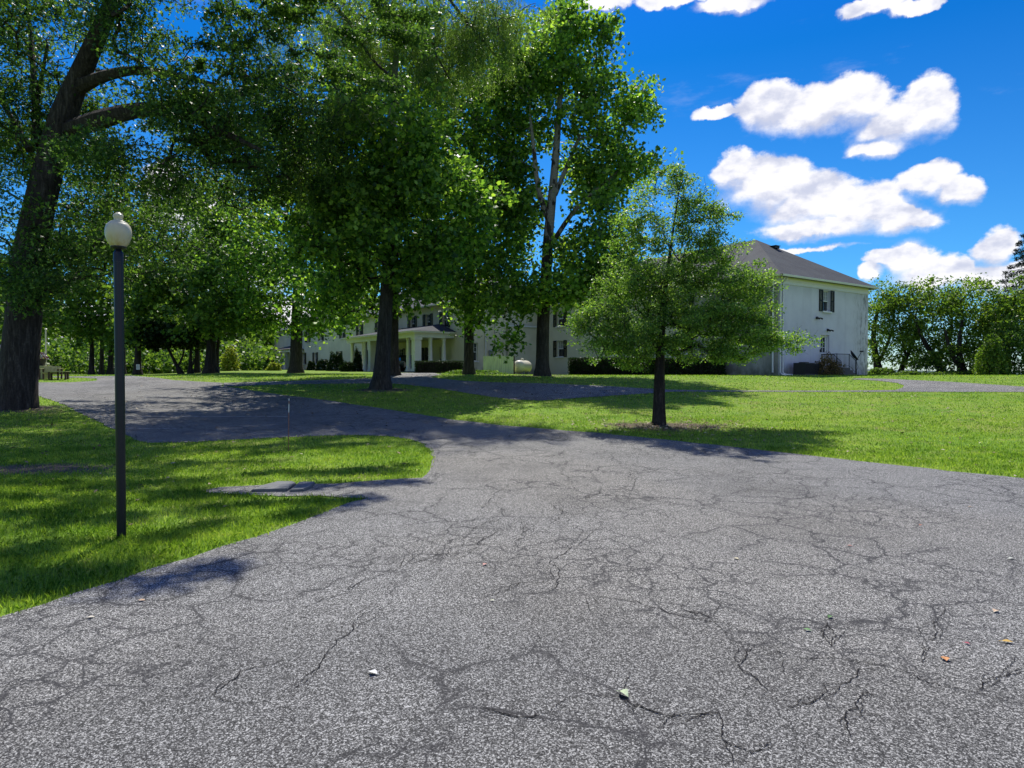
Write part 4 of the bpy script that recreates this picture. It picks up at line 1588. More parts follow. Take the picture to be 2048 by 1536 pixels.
# downspouts
for (x_, y_, bend) in ((-.07, .35, 0), (.10, -.07, 1), (.36, -.07, 2)):
    mb = MB()
    pts = [(x_, y_ - (.30 if bend else 0), EH - .10), (x_, y_, EH - .40), (x_, y_, .18)]
    if bend:
        pts += [(x_ + .05, y_ - .12, .06), (x_ + (.2 if bend == 1 else .6), y_ - .3, .02)]
    mb.tube(pts, .055, n=8)
    mb.build("downspout", M["white_paint"], house, smooth=True)
mb = MB()
ds = u_on(970.5, BY0)
mb.tube([(ds, BY0 - .07, EH - .1), (ds, BY0 - .07, .1)], .06, n=8)
mb.build("downspout", M["white_paint"], house, smooth=True)
mb = MB()
for p_, h_ in ((989, 4.4), (1013, 4.0)):
    q_ = u_on(p_, BY0)
    mb.tube([(q_, BY0 - .05, h_), (q_, BY0 - .05, .1)], .03, n=6)
mb.build("conduit", M["grey_metal"], house)
mb = MB()
q_ = u_on(980, BY0)
mb.box((q_, BY0 - .12, 1.85), (.32, .22, .48))
mb.box((q_, BY0 - .25, 1.95), (.2, .05, .2))
mb.build("meter_box", M["grey_metal"], house, bevel=.015)
# shallow projecting bay beside it, with a cap
mb = MB()
a0, a1 = u_on(1014, BY0), u_on(1078, BY0)
mb.bb(a0, a1, BY0 - .28, BY0 - .02, -.5, 4.2)
mb.build("wall_bay", M["stucco_cream"], house)
mb = MB()
mb.bb(a0 - .08, a1 + .05, BY0 - .36, BY0 - .01, 4.2, 4.32)
mb.build("wall_cap", M["white_paint"], house)

# end door
Mx = frame_on(*end_p)
mb = MB()
u0, u1, z0, z1 = dr
mb.box((u0 + .04, .16, (z0 + z1) / 2), (.08, .1, z1 - z0), 0, Mx)
mb.box((u1 - .04, .16, (z0 + z1) / 2), (.08, .1, z1 - z0), 0, Mx)
mb.box(((u0 + u1) / 2, .16, z1 - .04), (u1 - u0 - .16, .096, .08), 0, Mx)
dw = u1 - u0 - .16
uc = (u0 + u1) / 2
mb.box((uc, .20, z0 + .50), (dw, .05, 1.0), 0, Mx)
mb.box((uc - dw / 2 + .07, .20, z0 + 1.5), (.14, .05, 1.0), 0, Mx)
mb.box((uc + dw / 2 - .07, .20, z0 + 1.5), (.14, .05, 1.0), 0, Mx)
mb.box((uc, .20, z0 + 2.03), (dw, .05, .06), 0, Mx)
mb.box((uc, .192, z0 + 1.5), (.03, .04, 1.0), 0, Mx)
for zz in (1.33, 1.67):
    mb.box((uc, .19, z0 + zz), (dw - .28, .036, .03), 0, Mx)
for zz in (.3, .72):
    mb.box((uc, .17, z0 + zz), (dw - .26, .03, .30), 0, Mx)
door = mb.build("door", M["white_paint"], house)
mb = MB()
mb.box((uc, .215, z0 + 1.5), (dw - .27, .012, .99), 0, Mx)
mb.build("pane", M["glass"], door)
mb = MB()
mb.tube([Mx @ Vector((u0 + .16, .13, z0 + 1.0)), Mx @ Vector((u0 + .16, .17, z0 + 1.0))], .035, n=8)
mb.build("handle", M["fixture"], door)
# wall lamps on the end wall
for (u_, z_) in ((u_on(1632, 0), zloc(635, 1632, 3.6, 0)), (u_on(1654, 0), zloc(660, 1654, 5.5, 0))):
    mb = MB()
    mb.box((u_, -.04, z_), (.16, .08, .16), 0, Mx)
    for s_ in (-1, 1):
        mb.tube([Mx @ Vector((u_ + s_ * .06, -.08, z_)), Mx @ Vector((u_ + s_ * .16, -.2, z_ - .02)), Mx @ Vector((u_ + s_ * .2, -.32, z_ - .08))], [.02, .045, .06], n=8)
    mb.build("wall_lamp", M["fixture"], house)
mb = MB()
mb.box((u_on(1640, 0), -.03, 1.62), (.12, .06, .18), 0, Mx)
mb.build("doorbell_box", M["fixture"], house)

# steps with railing: landing then three steps down along the wall
mb = MB()
mb.bb(4.55, 6.15, -1.25, -.01, -.4, .50)
mb.bb(6.15, 6.50, -1.25, -.01, -.4, .335)
mb.bb(6.50, 6.85, -1.25, -.01, -.4, .17)
mb.bb(6.85, 7.5, -1.32, -.01, -.4, .035)
mb.build("side_steps", M["step_stone"], house, bevel=.012)
mb = MB()
for yy in (-.14, -1.18):
    top = 1.38
    pts = [(4.62, yy, top), (6.12, yy, top), (7.0, yy, top - .45)]
    mb.tube(pts, .022, n=6)
    mb.tube([(4.62, yy, .62), (6.12, yy, .62), (7.0, yy, .17)], .014, n=5)
    for x_ in np.arange(4.62, 6.2, .15):
        mb.tube([(x_, yy, .5), (x_, yy, top)], .010, n=4)
    for i in range(1, 6):
        x_ = 6.12 + .15 * i
        dz = .45 * (x_ - 6.12) / .88
        mb.tube([(x_, yy, .62 - dz), (x_, yy, top - dz)], .010, n=4)
    for x_, zb in ((4.62, .48), (6.12, .48), (7.0, .0)):
        mb.tube([(x_, yy, zb), (x_, yy, top - (.45 if x_ > 6.5 else 0) + .03)], .026, n=6)
for k in range(8):
    yy = -1.18 + .13 * (k + .5)
    mb.tube([(4.62, yy, .5), (4.62, yy, 1.38)], .010, n=4)
mb.tube([(4.62, -1.18, 1.38), (4.62, -.14, 1.38)], .022, n=6)
mb.build("step_railing", M["black_metal"], house)

# --- portico
PW = -11.5
pt0 = t_on(833, PW)
pt1 = t_on(703, PW)
gP = T(*( (house.matrix_basis @ Vector((PW, (pt0 + pt1) / 2, 0))).xy )) - HC.z
colz0, colz1 = gP, zloc(681, 780, PW, (pt0 + pt1) / 2)
mb = MB()
mb.bb(PW - .35, BX0 - .01, pt0 - .35, pt1 + .35, colz1, colz1 + .32)
mb.bb(PW - .42, BX0 - .012, pt0 - .42, pt1 + .42, colz1 + .32, colz1 + .40)
mb.bb(PW - .62, BX0 - .014, pt0 - .62, pt1 + .62, colz1 + .40, colz1 + .52)
portico = mb.build("portico", M["trim"], house)
mb = MB()
zr = colz1 + .522
x0_, x1_, y0_, y1_ = PW - .66, BX0 - .016, pt0 - .66, pt1 + .66
A, B, C, D = (x0_, y0_, zr), (x1_, y0_, zr), (x1_, y1_, zr), (x0_, y1_, zr)
r0, r1 = (x1_, y0_ + 2.6, zr + .85), (x1_, y1_ - 2.6, zr + .85)
mb.quad([A, B, r0])
mb.quad([C, D, r1])
mb.quad([D, A, r0, r1])
mb.quad([A, D, C, B])
mb.quad([B, C, r1, r0])
mb.build("porch_roof", [M["shingle"]], portico)
mb = MB()
mb.bb(PW - .45, BX0 - .02, pt0 - .45, pt1 + .45, -.5, colz0 + .02)
mb.build("porch_floor", M["step_stone"], portico)


def column(x_, y_, zb, zt, r_, parent, pier=False):
    mb = MB()
    if pier:
        mb.bb(x_ - r_ * 1.25, x_ + r_ * 1.25, y_ - r_ * 1.25, y_ + r_ * 1.25, zb, zb + .2)
        mb.bb(x_ - r_, x_ + r_, y_ - r_, y_ + r_, zb + .2, zt - .2)
        mb.bb(x_ - r_ * 1.2, x_ + r_ * 1.2, y_ - r_ * 1.2, y_ + r_ * 1.2, zt - .2, zt)
        mb.build("pier", M["trim"], parent)
        return
    h = zt - zb
    prof = [(r_ * 1.4, 0), (r_ * 1.4, .1), (r_ * 1.25, .14), (r_ * 1.25, .2), (r_, .26), (r_ * .98, h * .4), (r_ * .82, h - .24), (r_ * .95, h - .2), (r_ * .85, h - .16),
            (r_ * 1.15, h - .09), (r_ * 1.15, h)]
    mb.lathe(prof, (x_, y_, zb), n=18)
    mb.build("column", M["trim"], parent, smooth=True)


column(PW, pt0, colz0, colz1, .30, portico, True)
for p_ in (817, 790, 766, 731, 705):
    column(PW, t_on(p_, PW), colz0, colz1, .19, portico)
column(PW, t_on(744, PW), colz0, colz1, .27, portico, True)
for x_ in (-10.2, -8.9):
    column(x_, pt0, colz0, colz1, .19, portico)
for x_ in (-10.2, -8.9):
    column(x_, pt1, colz0, colz1, .19, portico)
# front door in the porch
Mf = frame_on(*fac)
u0, u1, z0, z1 = ops[-1]
mb = MB()
mb.box(((u0 + u1) / 2, .16, (z0 + z1) / 2), (u1 - u0, .08, z1 - z0), 0, Mf)
for zz in (.35, .95, 1.6):
    for s_ in (-1, 1):
        mb.box(((u0 + u1) / 2 + s_ * .24, .115, z0 + zz), (.34, .03, .42), 0, Mf)
fd = mb.build("door", M["white_paint"], house)
mb = MB()
mb.tube([Mf @ Vector((u0 + .1, .04, z0 + 1)), Mf @ Vector((u0 + .1, .12, z0 + 1))], .04, n=8)
mb.build("handle", M["fixture"], fd)
# small porch at the left end
q0, q1 = t_on(582, BX0 - 1.6), t_on(553, BX0 - 1.6)
gq = gz_of((q0 + q1) / 2)
zt = zloc(705, 567, BX0 - 1.6, (q0 + q1) / 2)
mb = MB()
mb.bb(BX0 - 1.8, BX0 - .01, q0 - .2, q1 + .2, zt, zt + .35)
lp = mb.build("side_porch", M["trim"], house)
mb = MB()
x0_, x1_ = BX0 - 2.1, BX0 - .012
A, B, C, D = (x0_, q0 - .5, zt + .36), (x1_, q0 - .5, zt + .36), (x1_, q1 + .5, zt + .36), (x0_, q1 + .5, zt + .36)
ym = (q0 + q1) / 2
mb.quad([A, B, (x1_, ym, zt + 1.1)])
mb.quad([D, A, (x1_, ym, zt + 1.1)])
mb.quad([C, D, (x1_, ym, zt + 1.1)])
mb.quad([A, D, C, B])
mb.build("porch_roof", M["shingle"], lp)
for p_ in (582, 570, 561, 555):
    column(BX0 - 1.6, t_on(p_, BX0 - 1.6), gq, zt, .16, lp)

# ------------------------------------------------------------------ things by the house
# air conditioner at the end wall
q = house.matrix_basis @ Vector((2.0, -.75, 0))
q.z = T(q.x, q.y)
ac = empty("air_conditioner", q, AL, label="dark boxy air conditioner unit beside the white downspouts", cat="air conditioner")
mb = MB()
mb.bb(-.95, .05, -.4, .4, .06, .78)
mb.bb(.1, .9, -.36, .36, .06, .74)
for i in range(26):
    mb.bb(-.93 + i * .038, -.915 + i * .038, -.425, -.40, .12, .72)
for i in range(18):
    mb.bb(.14 + i * .041, .155 + i * .041, -.385, -.36, .12, .68)
mb.build("casing", M["fixture"], ac, bevel=.01)
mb = MB()
mb.lathe([(.3, 0), (.3, .05), (.06, .06), (.05, .02)], (-.45, 0, .78), n=20)
mb.build("fan_cover", M["black_metal"], ac)
mb = MB()
mb.bb(-1.05, 1.0, -.5, .5, -.1, .06)
mb.build("base_slab", M["step_stone"], ac)

# satellite dish
q = G(1712, 753)
q = Vector((P(1712, 750, 43.6).x, 43.6, 0))
q.z = T(q.x, q.y)
dish = empty("satellite_dish", q, label="dark satellite dish on a pole at the far house corner", cat="satellite dish")
mb = MB()
mb.tube([(0, 0, -.2), (0, 0, 1.08)], .04, n=8)
mb.tube([(0, 0, 1.05), (-.12, 0, 1.2)], .035, n=6)
mb.build("pole", M["black_metal"], dish)
mb = MB()
ax = Vector((.72, -.30, .55)).normalized()
uu = ax.cross(Vector((0, 1, 0))).normalized()
vv = ax.cross(uu)
rings = []
c_ = Vector((-.24, 0, 1.2))
for i in range(7):
    r_ = .40 * i / 6
    rings.append([c_ + ax * (r_ * r_ * .9) + (uu * math.cos(t) * 1.0 + vv * math.sin(t) * .92) * r_ for t in np.linspace(0, 2 * math.pi, 25)[:-1]])
for i in range(6):
    for k in range(24):
        k2 = (k + 1) % 24
        mb.quad([rings[i][k], rings[i][k2], rings[i + 1][k2], rings[i + 1][k]])
do = mb.build("reflector", M["fixture"], dish, smooth=True)
sm = do.modifiers.new("solid", "SOLIDIFY")
sm.thickness = .02
mb = MB()
lo_ = c_ - vv * 0 + uu * .38
mb.tube([lo_ if lo_.z < c_.z else c_ - uu * .38, c_ + ax * .62 + Vector((0, 0, -.08))], .018, n=5)
mb.box(tuple(c_ + ax * .64 + Vector((0, 0, -.05))), (.2, .1, .1))
mb.tube([(.0, 0, .95), (.12, -.02, .55), (.02, -.03, .3), (.06, -.02, .0)], .012, n=5)
mb.build("receiver_arm", M["fixture"], dish)

# pale board fence and tank
fq = P(997, 744, 52.5)
gz = T(fq.x, fq.y)
ft = P(997, 713, 52.5).z - gz
fwid = 60 / F * 52.5
fen = empty("board_fence", (fq.x, fq.y, gz), R(3), label="short pale green board fence hiding equipment at the house wall", cat="fence")
mb = MB()
nbd = 15
for i in range(nbd):
    x_ = -fwid / 2 + fwid * (i + .5) / nbd
    mb.box((x_, random.uniform(-.004, .004), ft / 2), (fwid / nbd - .012, .022, ft + random.uniform(-.02, .01)))
mb.build("board_panel", M["pale_board"], fen)
mb = MB()
mb.bb(-fwid / 2, fwid / 2, .014, .05, .25, .34)
mb.bb(-fwid / 2, fwid / 2, .014, .05, ft - .3, ft - .21)
mb.bb(-fwid / 2, fwid / 2, -.02, .06, ft + .02, ft + .05)
mb.build("rail", M["pale_board"], fen)
for x_ in (-fwid / 2 + .03, fwid / 2 + .06):
    mb = MB()
    mb.bb(x_ - .045, x_ + .045, .0 if x_ < 0 else -.03, .12, -.3, ft + .02)
    mb.build("post", M["brown_wood"] if x_ > 0 else M["pale_board"], fen)
tq = P(1038, 743, 53.2)
tz = T(tq.x, tq.y)
tank = empty("gas_tank", (tq.x, tq.y, tz), R(-18), label="cream round ended gas tank beside the pale board fence", cat="tank")
rt_ = 12.5 / F * 53.2
mb = MB()
prof = [(rt_ * math.sin(a_), -rt_ * .8 * math.cos(a_)) for a_ in np.linspace(.02, math.pi / 2, 9)]
prof += [(rt_, 1.9 - .001)] + [(rt_ * math.cos(a_), 1.9 + rt_ * .8 * math.sin(a_)) for a_ in np.linspace(.05, math.pi / 2 - .02, 9)]
mb.lathe(prof, n=28)
mb.v = [(x_, z_, y_ + rt_ + .12) for (x_, y_, z_) in mb.v]
mb.f = [f_[::-1] for f_ in mb.f]
mb.build("vessel", M["tank"], tank, smooth=True)
for yy in (.3, 1.5):
    mb = MB()
    mb.bb(-rt_ * .7, rt_ * .7, yy - .08, yy + .08, -.15, .32)
    mb.build("foot", M["grey_metal"], tank)
mb = MB()
mb.lathe([(.14, 0), (.14, .12), (.12, .16), (.02, .18)], (0, .9, 2 * rt_ + .11), n=14)
mb.build("valve_cap", M["tank"], tank)
# grey cabinet standing behind the fence
cq = P(996, 744, 54.6)
cz = T(cq.x, cq.y)
cab = empty("equipment_cabinet", (cq.x, cq.y, cz), R(8), label="grey metal cabinet rising just above the board fence", cat="cabinet")
ch = P(0, 702, 54.6).z - cz
cw = 20 / F * 54.6
mb = MB()
mb.bb(-cw / 2, cw / 2, -.3, .3, -.1, ch - .03)
mb.bb(-cw / 2 + .04, cw / 2 - .04, -.32, -.3, .1, ch - .1)
mb.build("casing", M["grey_metal"], cab, bevel=.01)
mb = MB()
mb.bb(-cw / 2 - .04, cw / 2 + .04, -.36, .34, ch - .03, ch + .02)
mb.build("lid", M["fixture"], cab)


# car under the portico
def car():
    wq = house.matrix_basis @ Vector((-9.9, t_on(803, -9.9), 0))
    z_ = gP + HC.z + .02
    root = empty("parked_car", (wq.x, wq.y, z_), AL + R(90), label="dark car parked under the white portico between columns", cat="car")
    sec = [(-2.2, .45, .70, .62), (-2.1, .35, .92, .78), (-1.3, .3, .98, .86), (-.9, .3, 1.0, .88), (.9, .3, 1.0, .88), (1.5, .3, .95, .86), (2.1, .35, .85, .74), (2.22, .45, .70, .6)]
    mb = MB()
    for (x_, zb, zt_, hw), (x2, zb2, zt2, hw2) in zip(sec[:-1], sec[1:]):
        a_ = [(x_, -hw, zb), (x_, hw, zb), (x_, hw, zt_), (x_, -hw, zt_)]
        b_ = [(x2, -hw2, zb2), (x2, hw2, zb2), (x2, hw2, zt2), (x2, -hw2, zt2)]
        for i in range(4):
            j = (i + 1) % 4
            mb.quad([a_[i], a_[j], b_[j], b_[i]])
    for (x_, zb, zt_, hw), fl in ((sec[0], 1), (sec[-1], 0)):
        q_ = [(x_, -hw, zb), (x_, hw, zb), (x_, hw, zt_), (x_, -hw, zt_)]
        mb.quad(q_[::-1] if fl else q_)
    mb.build("body", M["car_paint"], root, bevel=.06)
    mb = MB()
    lo = [(-1.5, -.78), (1.25, -.78), (1.25, .78), (-1.5, .78)]
    hi = [(-.95, -.6), (.55, -.6), (.55, .6), (-.95, .6)]
    for i in range(4):
        j = (i + 1) % 4
        mb.quad([(*lo[i], .985), (*lo[j], .985), (*hi[j], 1.42), (*hi[i], 1.42)])
    mb.build("windows", M["glass"], root)
    mb = MB()
    mb.bb(-1.0, .6, -.62, .62, 1.42, 1.47)
    mb.build("roof", M["car_paint"], root, bevel=.02)
    for x_ in (-1.35, 1.4):
        for s_ in (-1, 1):
            mb = MB()
            mb.tube([(x_, s_ * .70, .32), (x_, s_ * .90, .32)], .32, n=20)
            w_ = mb.build("wheel", M["rubber"], root)
            mb = MB()
            mb.tube([(x_, s_ * .89, .32), (x_, s_ * .915, .32)], .2, n=16)
            mb.build("rim", M["grey_metal"], w_)
    for s_ in (-1, 1):
        for x_, nm, mt in ((-2.19, "headlight", "white_paint"), (2.2, "tail_light", "red_paint")):
            mb = MB()
            mb.box((x_, s_ * .48, .62), (.06, .24, .12))
            mb.build(nm, M[mt], root)


car()

# iron railing at the bluff
A_, B_ = P(1823, 752, 51), P(1882, 754, 51)
A_.z, B_.z = T(A_.x, A_.y), T(B_.x, B_.y)
L = (B_ - A_).length
ir = empty("iron_railing", A_, math.atan2(B_.y - A_.y, B_.x - A_.x), label="thin dark iron railing at the bluff edge under small trees", cat="railing")
mb = MB()
mb.tube([(0, 0, .62), (L, 0, .62)], .018, n=5)
mb.tube([(0, 0, .12), (L, 0, .12)], .014, n=5)
for i in range(int(L / .14)):
    mb.tube([(i * .14, 0, .05), (i * .14, 0, .62)], .009, n=4)
mb.build("rail_panel", M["black_metal"], ir)
for x_ in (0, L / 2, L):
    mb = MB()
    mb.tube([(x_, 0, -.2), (x_, 0, .72)], .03, n=6)
    mb.build("post", M["black_metal"], ir)

# notice on the flared trunk
nq = P(276, 734, 57.3)
nt = empty("notice_board", nq, label="small white notice fixed to the flared trunk right of the lamp post", cat="sign")
mb = MB()
mb.box((0, 0, 0), (.30, .02, .44))
mb.build("panel", M["white_paint"], nt)
mb = MB()
for i in range(5):
    mb.box((random.uniform(-.02, .02), -.012, .13 - i * .065), (.2, .004, .014))
mb.build("lettering", M["fixture"], nt)

# red barn beyond the oak
bq = P(-25, 745, 80)
bz = T(bq.x, bq.y)
barn = empty("red_barn", (bq.x, bq.y, bz), R(10), label="red painted shed with white trim just left of the oak trunk", cat="shed")
mb = MB()
mb.bb(-3, 1.9, -2, 2, -.3, 2.3)
mb.build("wall", M["red_paint"], barn)
mb = MB()
mb.quad([(-3.2, -2.3, 2.25), (2.1, -2.3, 2.25), (2.1, 0, 3.5), (-3.2, 0, 3.5)])
mb.quad([(2.1, 2.3, 2.25), (-3.2, 2.3, 2.25), (-3.2, 0, 3.5), (2.1, 0, 3.5)])
mb.quad([(1.9, -2.2, 2.3), (1.9, 2.2, 2.3), (1.9, 0, 3.45)])
mb.quad([(-3, 2.2, 2.3), (-3, -2.2, 2.3), (-3, 0, 3.45)])
mb.build("roof", M["shingle"], barn)
mb = MB()
mb.bb(-3.05, 1.95, -2.06, -2.003, 2.05, 2.22)
for x_ in (-3, -.6, 1.88):
    mb.bb(x_ - .06, x_ + .06, -2.05, -2.003, 0, 2.05)
mb.build("trim_board", M["white_paint"], barn)

# lawn chair with footrest, planter box with flowers, thin pole
cq = G(102, 759)
ch_ = empty("garden_chair", cq, R(20), label="mossy wooden garden chair with slatted back and footrest on the far grass patch", cat="chair")
s = cq.y / F
H_ = 22 * s
mb = MB()
for i in range(5):
    x_ = -.30 + .15 * i
    mb.box((0, 0, 0), (.13, .025, H_ * (.62 + .08 * (1 - abs(i - 2) / 2))), 0, Matrix.Translation((x_, .28, .30 + H_ * .36)) @ Matrix.Rotation(R(-14), 4, "X"))
mb.build("backrest", M["chair_wood"], ch_)
mb = MB()
for i in range(5):
    mb.box((0, -.32 + i * .14, .36 - i * .02), (.72, .12, .025))
mb.build("seat", M["chair_wood"], ch_)
for s_ in (-1, 1):
    mb = MB()
    mb.box((s_ * .42, -.05, .56), (.13, .80, .03))
    mb.build("armrest", M["chair_wood"], ch_)
    mb = MB()
    mb.bb(s_ * .40 - .03, s_ * .40 + .03, -.42, -.32, 0, .55)
    mb.build("leg", M["brown_wood"], ch_)
    mb = MB()
    mb.bb(s_ * .40 - .03, s_ * .40 + .03, .22, .34, 0, .55)
    mb.build("leg", M["brown_wood"], ch_)
tq_ = G(117, 759.5)
tb = empty("low_table", tq_, R(20), label="low wooden table beside the mossy garden chair", cat="table")
mb = MB()
for i in range(5):
    mb.box((0, -.26 + i * .13, .42), (.85, .115, .035))
mb.build("tabletop", M["chair_wood"], tb)
for x_ in (-.36, .36):
    for y_ in (-.22, .22):
        mb = MB()
        mb.bb(x_ - .04, x_ + .04, y_ - .04, y_ + .04, 0, .40)
        mb.build("leg", M["brown_wood"], tb)
pq = G(78, 757.5)
pl = empty("planter_box", pq, R(6), label="pale wooden planter box peeking out right of the oak trunk", cat="planter")
mb = MB()
mb.bb(-.42, .42, -.3, .3, 0, .62)
mb.bb(-.45, .45, -.33, .33, .60, .68)
mb.build("box", M["chair_wood"], pl, bevel=.01)
pt_ = empty("flower_pot", pq + Vector((.05, 0, .68)), label="dark pot of red and white flowers on the pale planter box", cat="flower pot")
mb = MB()
mb.lathe([(.2, 0), (.30, .32), (.32, .34), (.29, .36), (.05, .33)], n=18)
mb.build("pot", M["black_metal"], pt_)
d = unit(rng.normal(size=(260, 3))) * np.array([.36, .36, .34])
d[:, 2] = np.abs(d[:, 2]) + .34
leaves_mesh("blossom", d[:130], .12, "oval", M["white_paint"], pt_, .5, 0)
leaves_mesh("blossom", d[130:], .12, "oval", M["red_paint"], pt_, .5, 0)
pp_ = G(79, 757)
pol = empty("thin_pole", pp_ + Vector((.0, .5, 0)), label="thin pale pole rising behind the oak trunk by the planter", cat="pole")
mb = MB()
mb.tube([(0, 0, -.1), (.02, 0, 2.6)], .035, n=8)
mb.build("shaft", M["tank"], pol)
mb = MB()
mb.lathe([(.06, 0), (.07, .03), (.03, .06), (.01, .09)], (.02, 0, 2.6), n=10)
mb.build("finial", M["tank"], pol)

# ------------------------------------------------------------------ lamp post
lq = G(243, 1076)
Yl = lq.y
sc = Yl / F / 1.15      # a round thing this far off the axis shows wider than it is
lamp = empty("lamp_post", lq, label="black lamp post with cream acorn globe on the near lawn", cat="lamp post")
zy = lambda y: P(238, y, Yl).z - lq.z
dx_top = P(237, 500, Yl).x - lq.x
mb = MB()
r_ = 10.2 * sc
zt = zy(524)
mb.tube([(0, 0, -.15), (dx_top * .5, 0, zt * .5), (dx_top, 0, zt)], [r_ * .98, r_, r_], n=28)
mb.build("pole", M["pole_paint"], lamp, smooth=True)
mb = MB()
mb.lathe([(r_ * 1.06, zt - .002), (r_ * 1.06, zy(507)), (r_ * 1.0, zy(505)), (r_ * .72, zy(502)), (r_ * .62, zy(499)), (r_ * .9, zy(497.5))], (dx_top, 0, 0), n=28)
mb.build("collar", M["pole_paint"], lamp, smooth=True)
mb = MB()
mb.lathe([(8 * sc, zy(498.5)), (15 * sc, zy(496.5)), (16.6 * sc, zy(494.5)), (16 * sc, zy(493))], (dx_top, 0, 0), n=48, lobes=12, amp=.035)
mb.build("globe_holder", M["black_metal"], lamp, smooth=True)
mb = MB()
gp = [(15.4, 493.2), (19, 489.5), (23.5, 482.5), (26.6, 474), (27.6, 466), (27.2, 459), (25, 452.5), (21.5, 448), (18.8, 446.2), (18.4, 444.8), (14, 442.8), (9.8, 441.2), (8.8, 439.4),
      (8.8, 437.5), (10.2, 434.8), (10.8, 432), (10.2, 429.8), (8.2, 428.2), (5.6, 427.2), (4.6, 425.6), (2.4, 424.5), (.4, 424.1)]
mb.lathe([(a_ * sc, zy(b_)) for a_, b_ in gp], (dx_top, 0, 0), n=40)
mb.build("globe", M["globe"], lamp, smooth=True)

# marker stick
mq = G(577, 904)
mk = empty("marker_stake", mq, label="thin red brown marker stake with white band in the grass island", cat="stake")
mh = P(579, 797, mq.y).z - mq.z
mb = MB()
mb.tube([(0, 0, -.1), (.01, 0, mh * .74)], .007, n=6)
mb.tube([(.0145, 0, mh * .9), (.016, 0, mh * .96)], .007, n=6)
mb.build("shaft", M["stake"], mk)
mb = MB()
mb.tube([(.01, 0, mh * .74), (.0145, 0, mh * .9)], .0072, n=6)
mb.tube([(.016, 0, mh * .96), (.017, 0, mh)], .0072, n=6)
mb.build("reflective_band", M["white_paint"], mk)

# flagstones in the walk stub
for lab, pts in (("wide cracked grey flagstone lying in the walk stub", [(502, 986), (528, 975), (556, 967.5), (585, 968), (592, 972), (574, 985)]),
                 ("small split grey flagstone nearer the driveway", [(579, 986), (597, 971), (606, 969), (630, 970), (622, 979), (606, 985)])):
    w_ = [G(*p_) for p_ in pts]
    c_ = sum((Vector(q_) for q_ in w_), Vector()) / len(w_)
    bm = bmesh.new()
    lo_ = [bm.verts.new((q_.x - c_.x, q_.y - c_.y, -.03)) for q_ in w_]
    hi_ = [bm.verts.new((q_.x - c_.x, q_.y - c_.y, .040 + random.uniform(0, .012))) for q_ in w_]
    bm.faces.new(hi_)
    bm.faces.new(lo_[::-1])
    for i in range(len(w_)):
        j = (i + 1) % len(w_)
        bm.faces.new((lo_[i], lo_[j], hi_[j], hi_[i]))
    bmesh.ops.recalc_face_normals(bm, faces=bm.faces[:])
    bmesh.ops.bevel(bm, geom=bm.edges[:], offset=.01, segments=2, affect="EDGES")
    me = bpy.data.meshes.new("flagstone")
    bm.to_mesh(me)
    bm.free()
    me.materials.append(M["slab"])
    o = bpy.data.objects.new("flagstone", me)
    COL.objects.link(o)
    o.location = c_
    tag(o, lab, "flagstone", "flagstones in the walk stub")

# fallen leaves on the asphalt, each its own thing
FL = [(1237, 1392, .075, (.42, .50, .30), "pale green leaf standing curled on the dark asphalt at front centre"),
      (755, 1357, .06, (.55, .55, .50), "whitish leaf lying alone on the left foreground asphalt"),
      (1887, 1322, .065, (.45, .20, .06), "orange brown leaf curled up at the right foreground"),
      (2003, 1290, .06, (.48, .30, .05), "ochre yellow leaf near the right frame edge"),
      (1995, 1227, .06, (.52, .38, .24), "tan leaf at the right above the ochre leaf"),
      (1657, 1243, .05, (.06, .16, .03), "dark green leaf flat on the worn asphalt"),
      (1623, 1268, .05, (.07, .20, .04), "fresh green leaf just below another green one"),
      (1477, 1123, .055, (.40, .36, .22), "beige leaf in the middle of the sunny asphalt"),
      (967, 1136, .055, (.42, .20, .16), "reddish beige leaf left of the big forked crack"),
      (980, 1207, .035, (.40, .42, .28), "tiny pale leaf below the reddish beige one"),
      (2017, 1122, .055, (.48, .50, .40), "pale grey green leaf at the far right of the asphalt"),
      (968, 1016, .06, (.03, .035, .02), "blackened leaf at the end of a crack near the grass island"),
      (1705, 1097, .05, (.30, .10, .06), "dark red leaf on the right sunny asphalt"),
      (1840, 1055, .05, (.35, .12, .06), "small russet leaf farther back on the right asphalt"),
      (1945, 1017, .05, (.34, .22, .10), "brown leaf far back on the right asphalt"),
      (1927, 1291, .035, (.35, .05, .08), "tiny crimson leaf left of the ochre one"),
      (190, 1240, .05, (.50, .46, .36), "pale leaf just off the near left lawn edge"),
      (290, 1207, .05, (.42, .26, .14), "tan brown leaf by the near left lawn edge")]
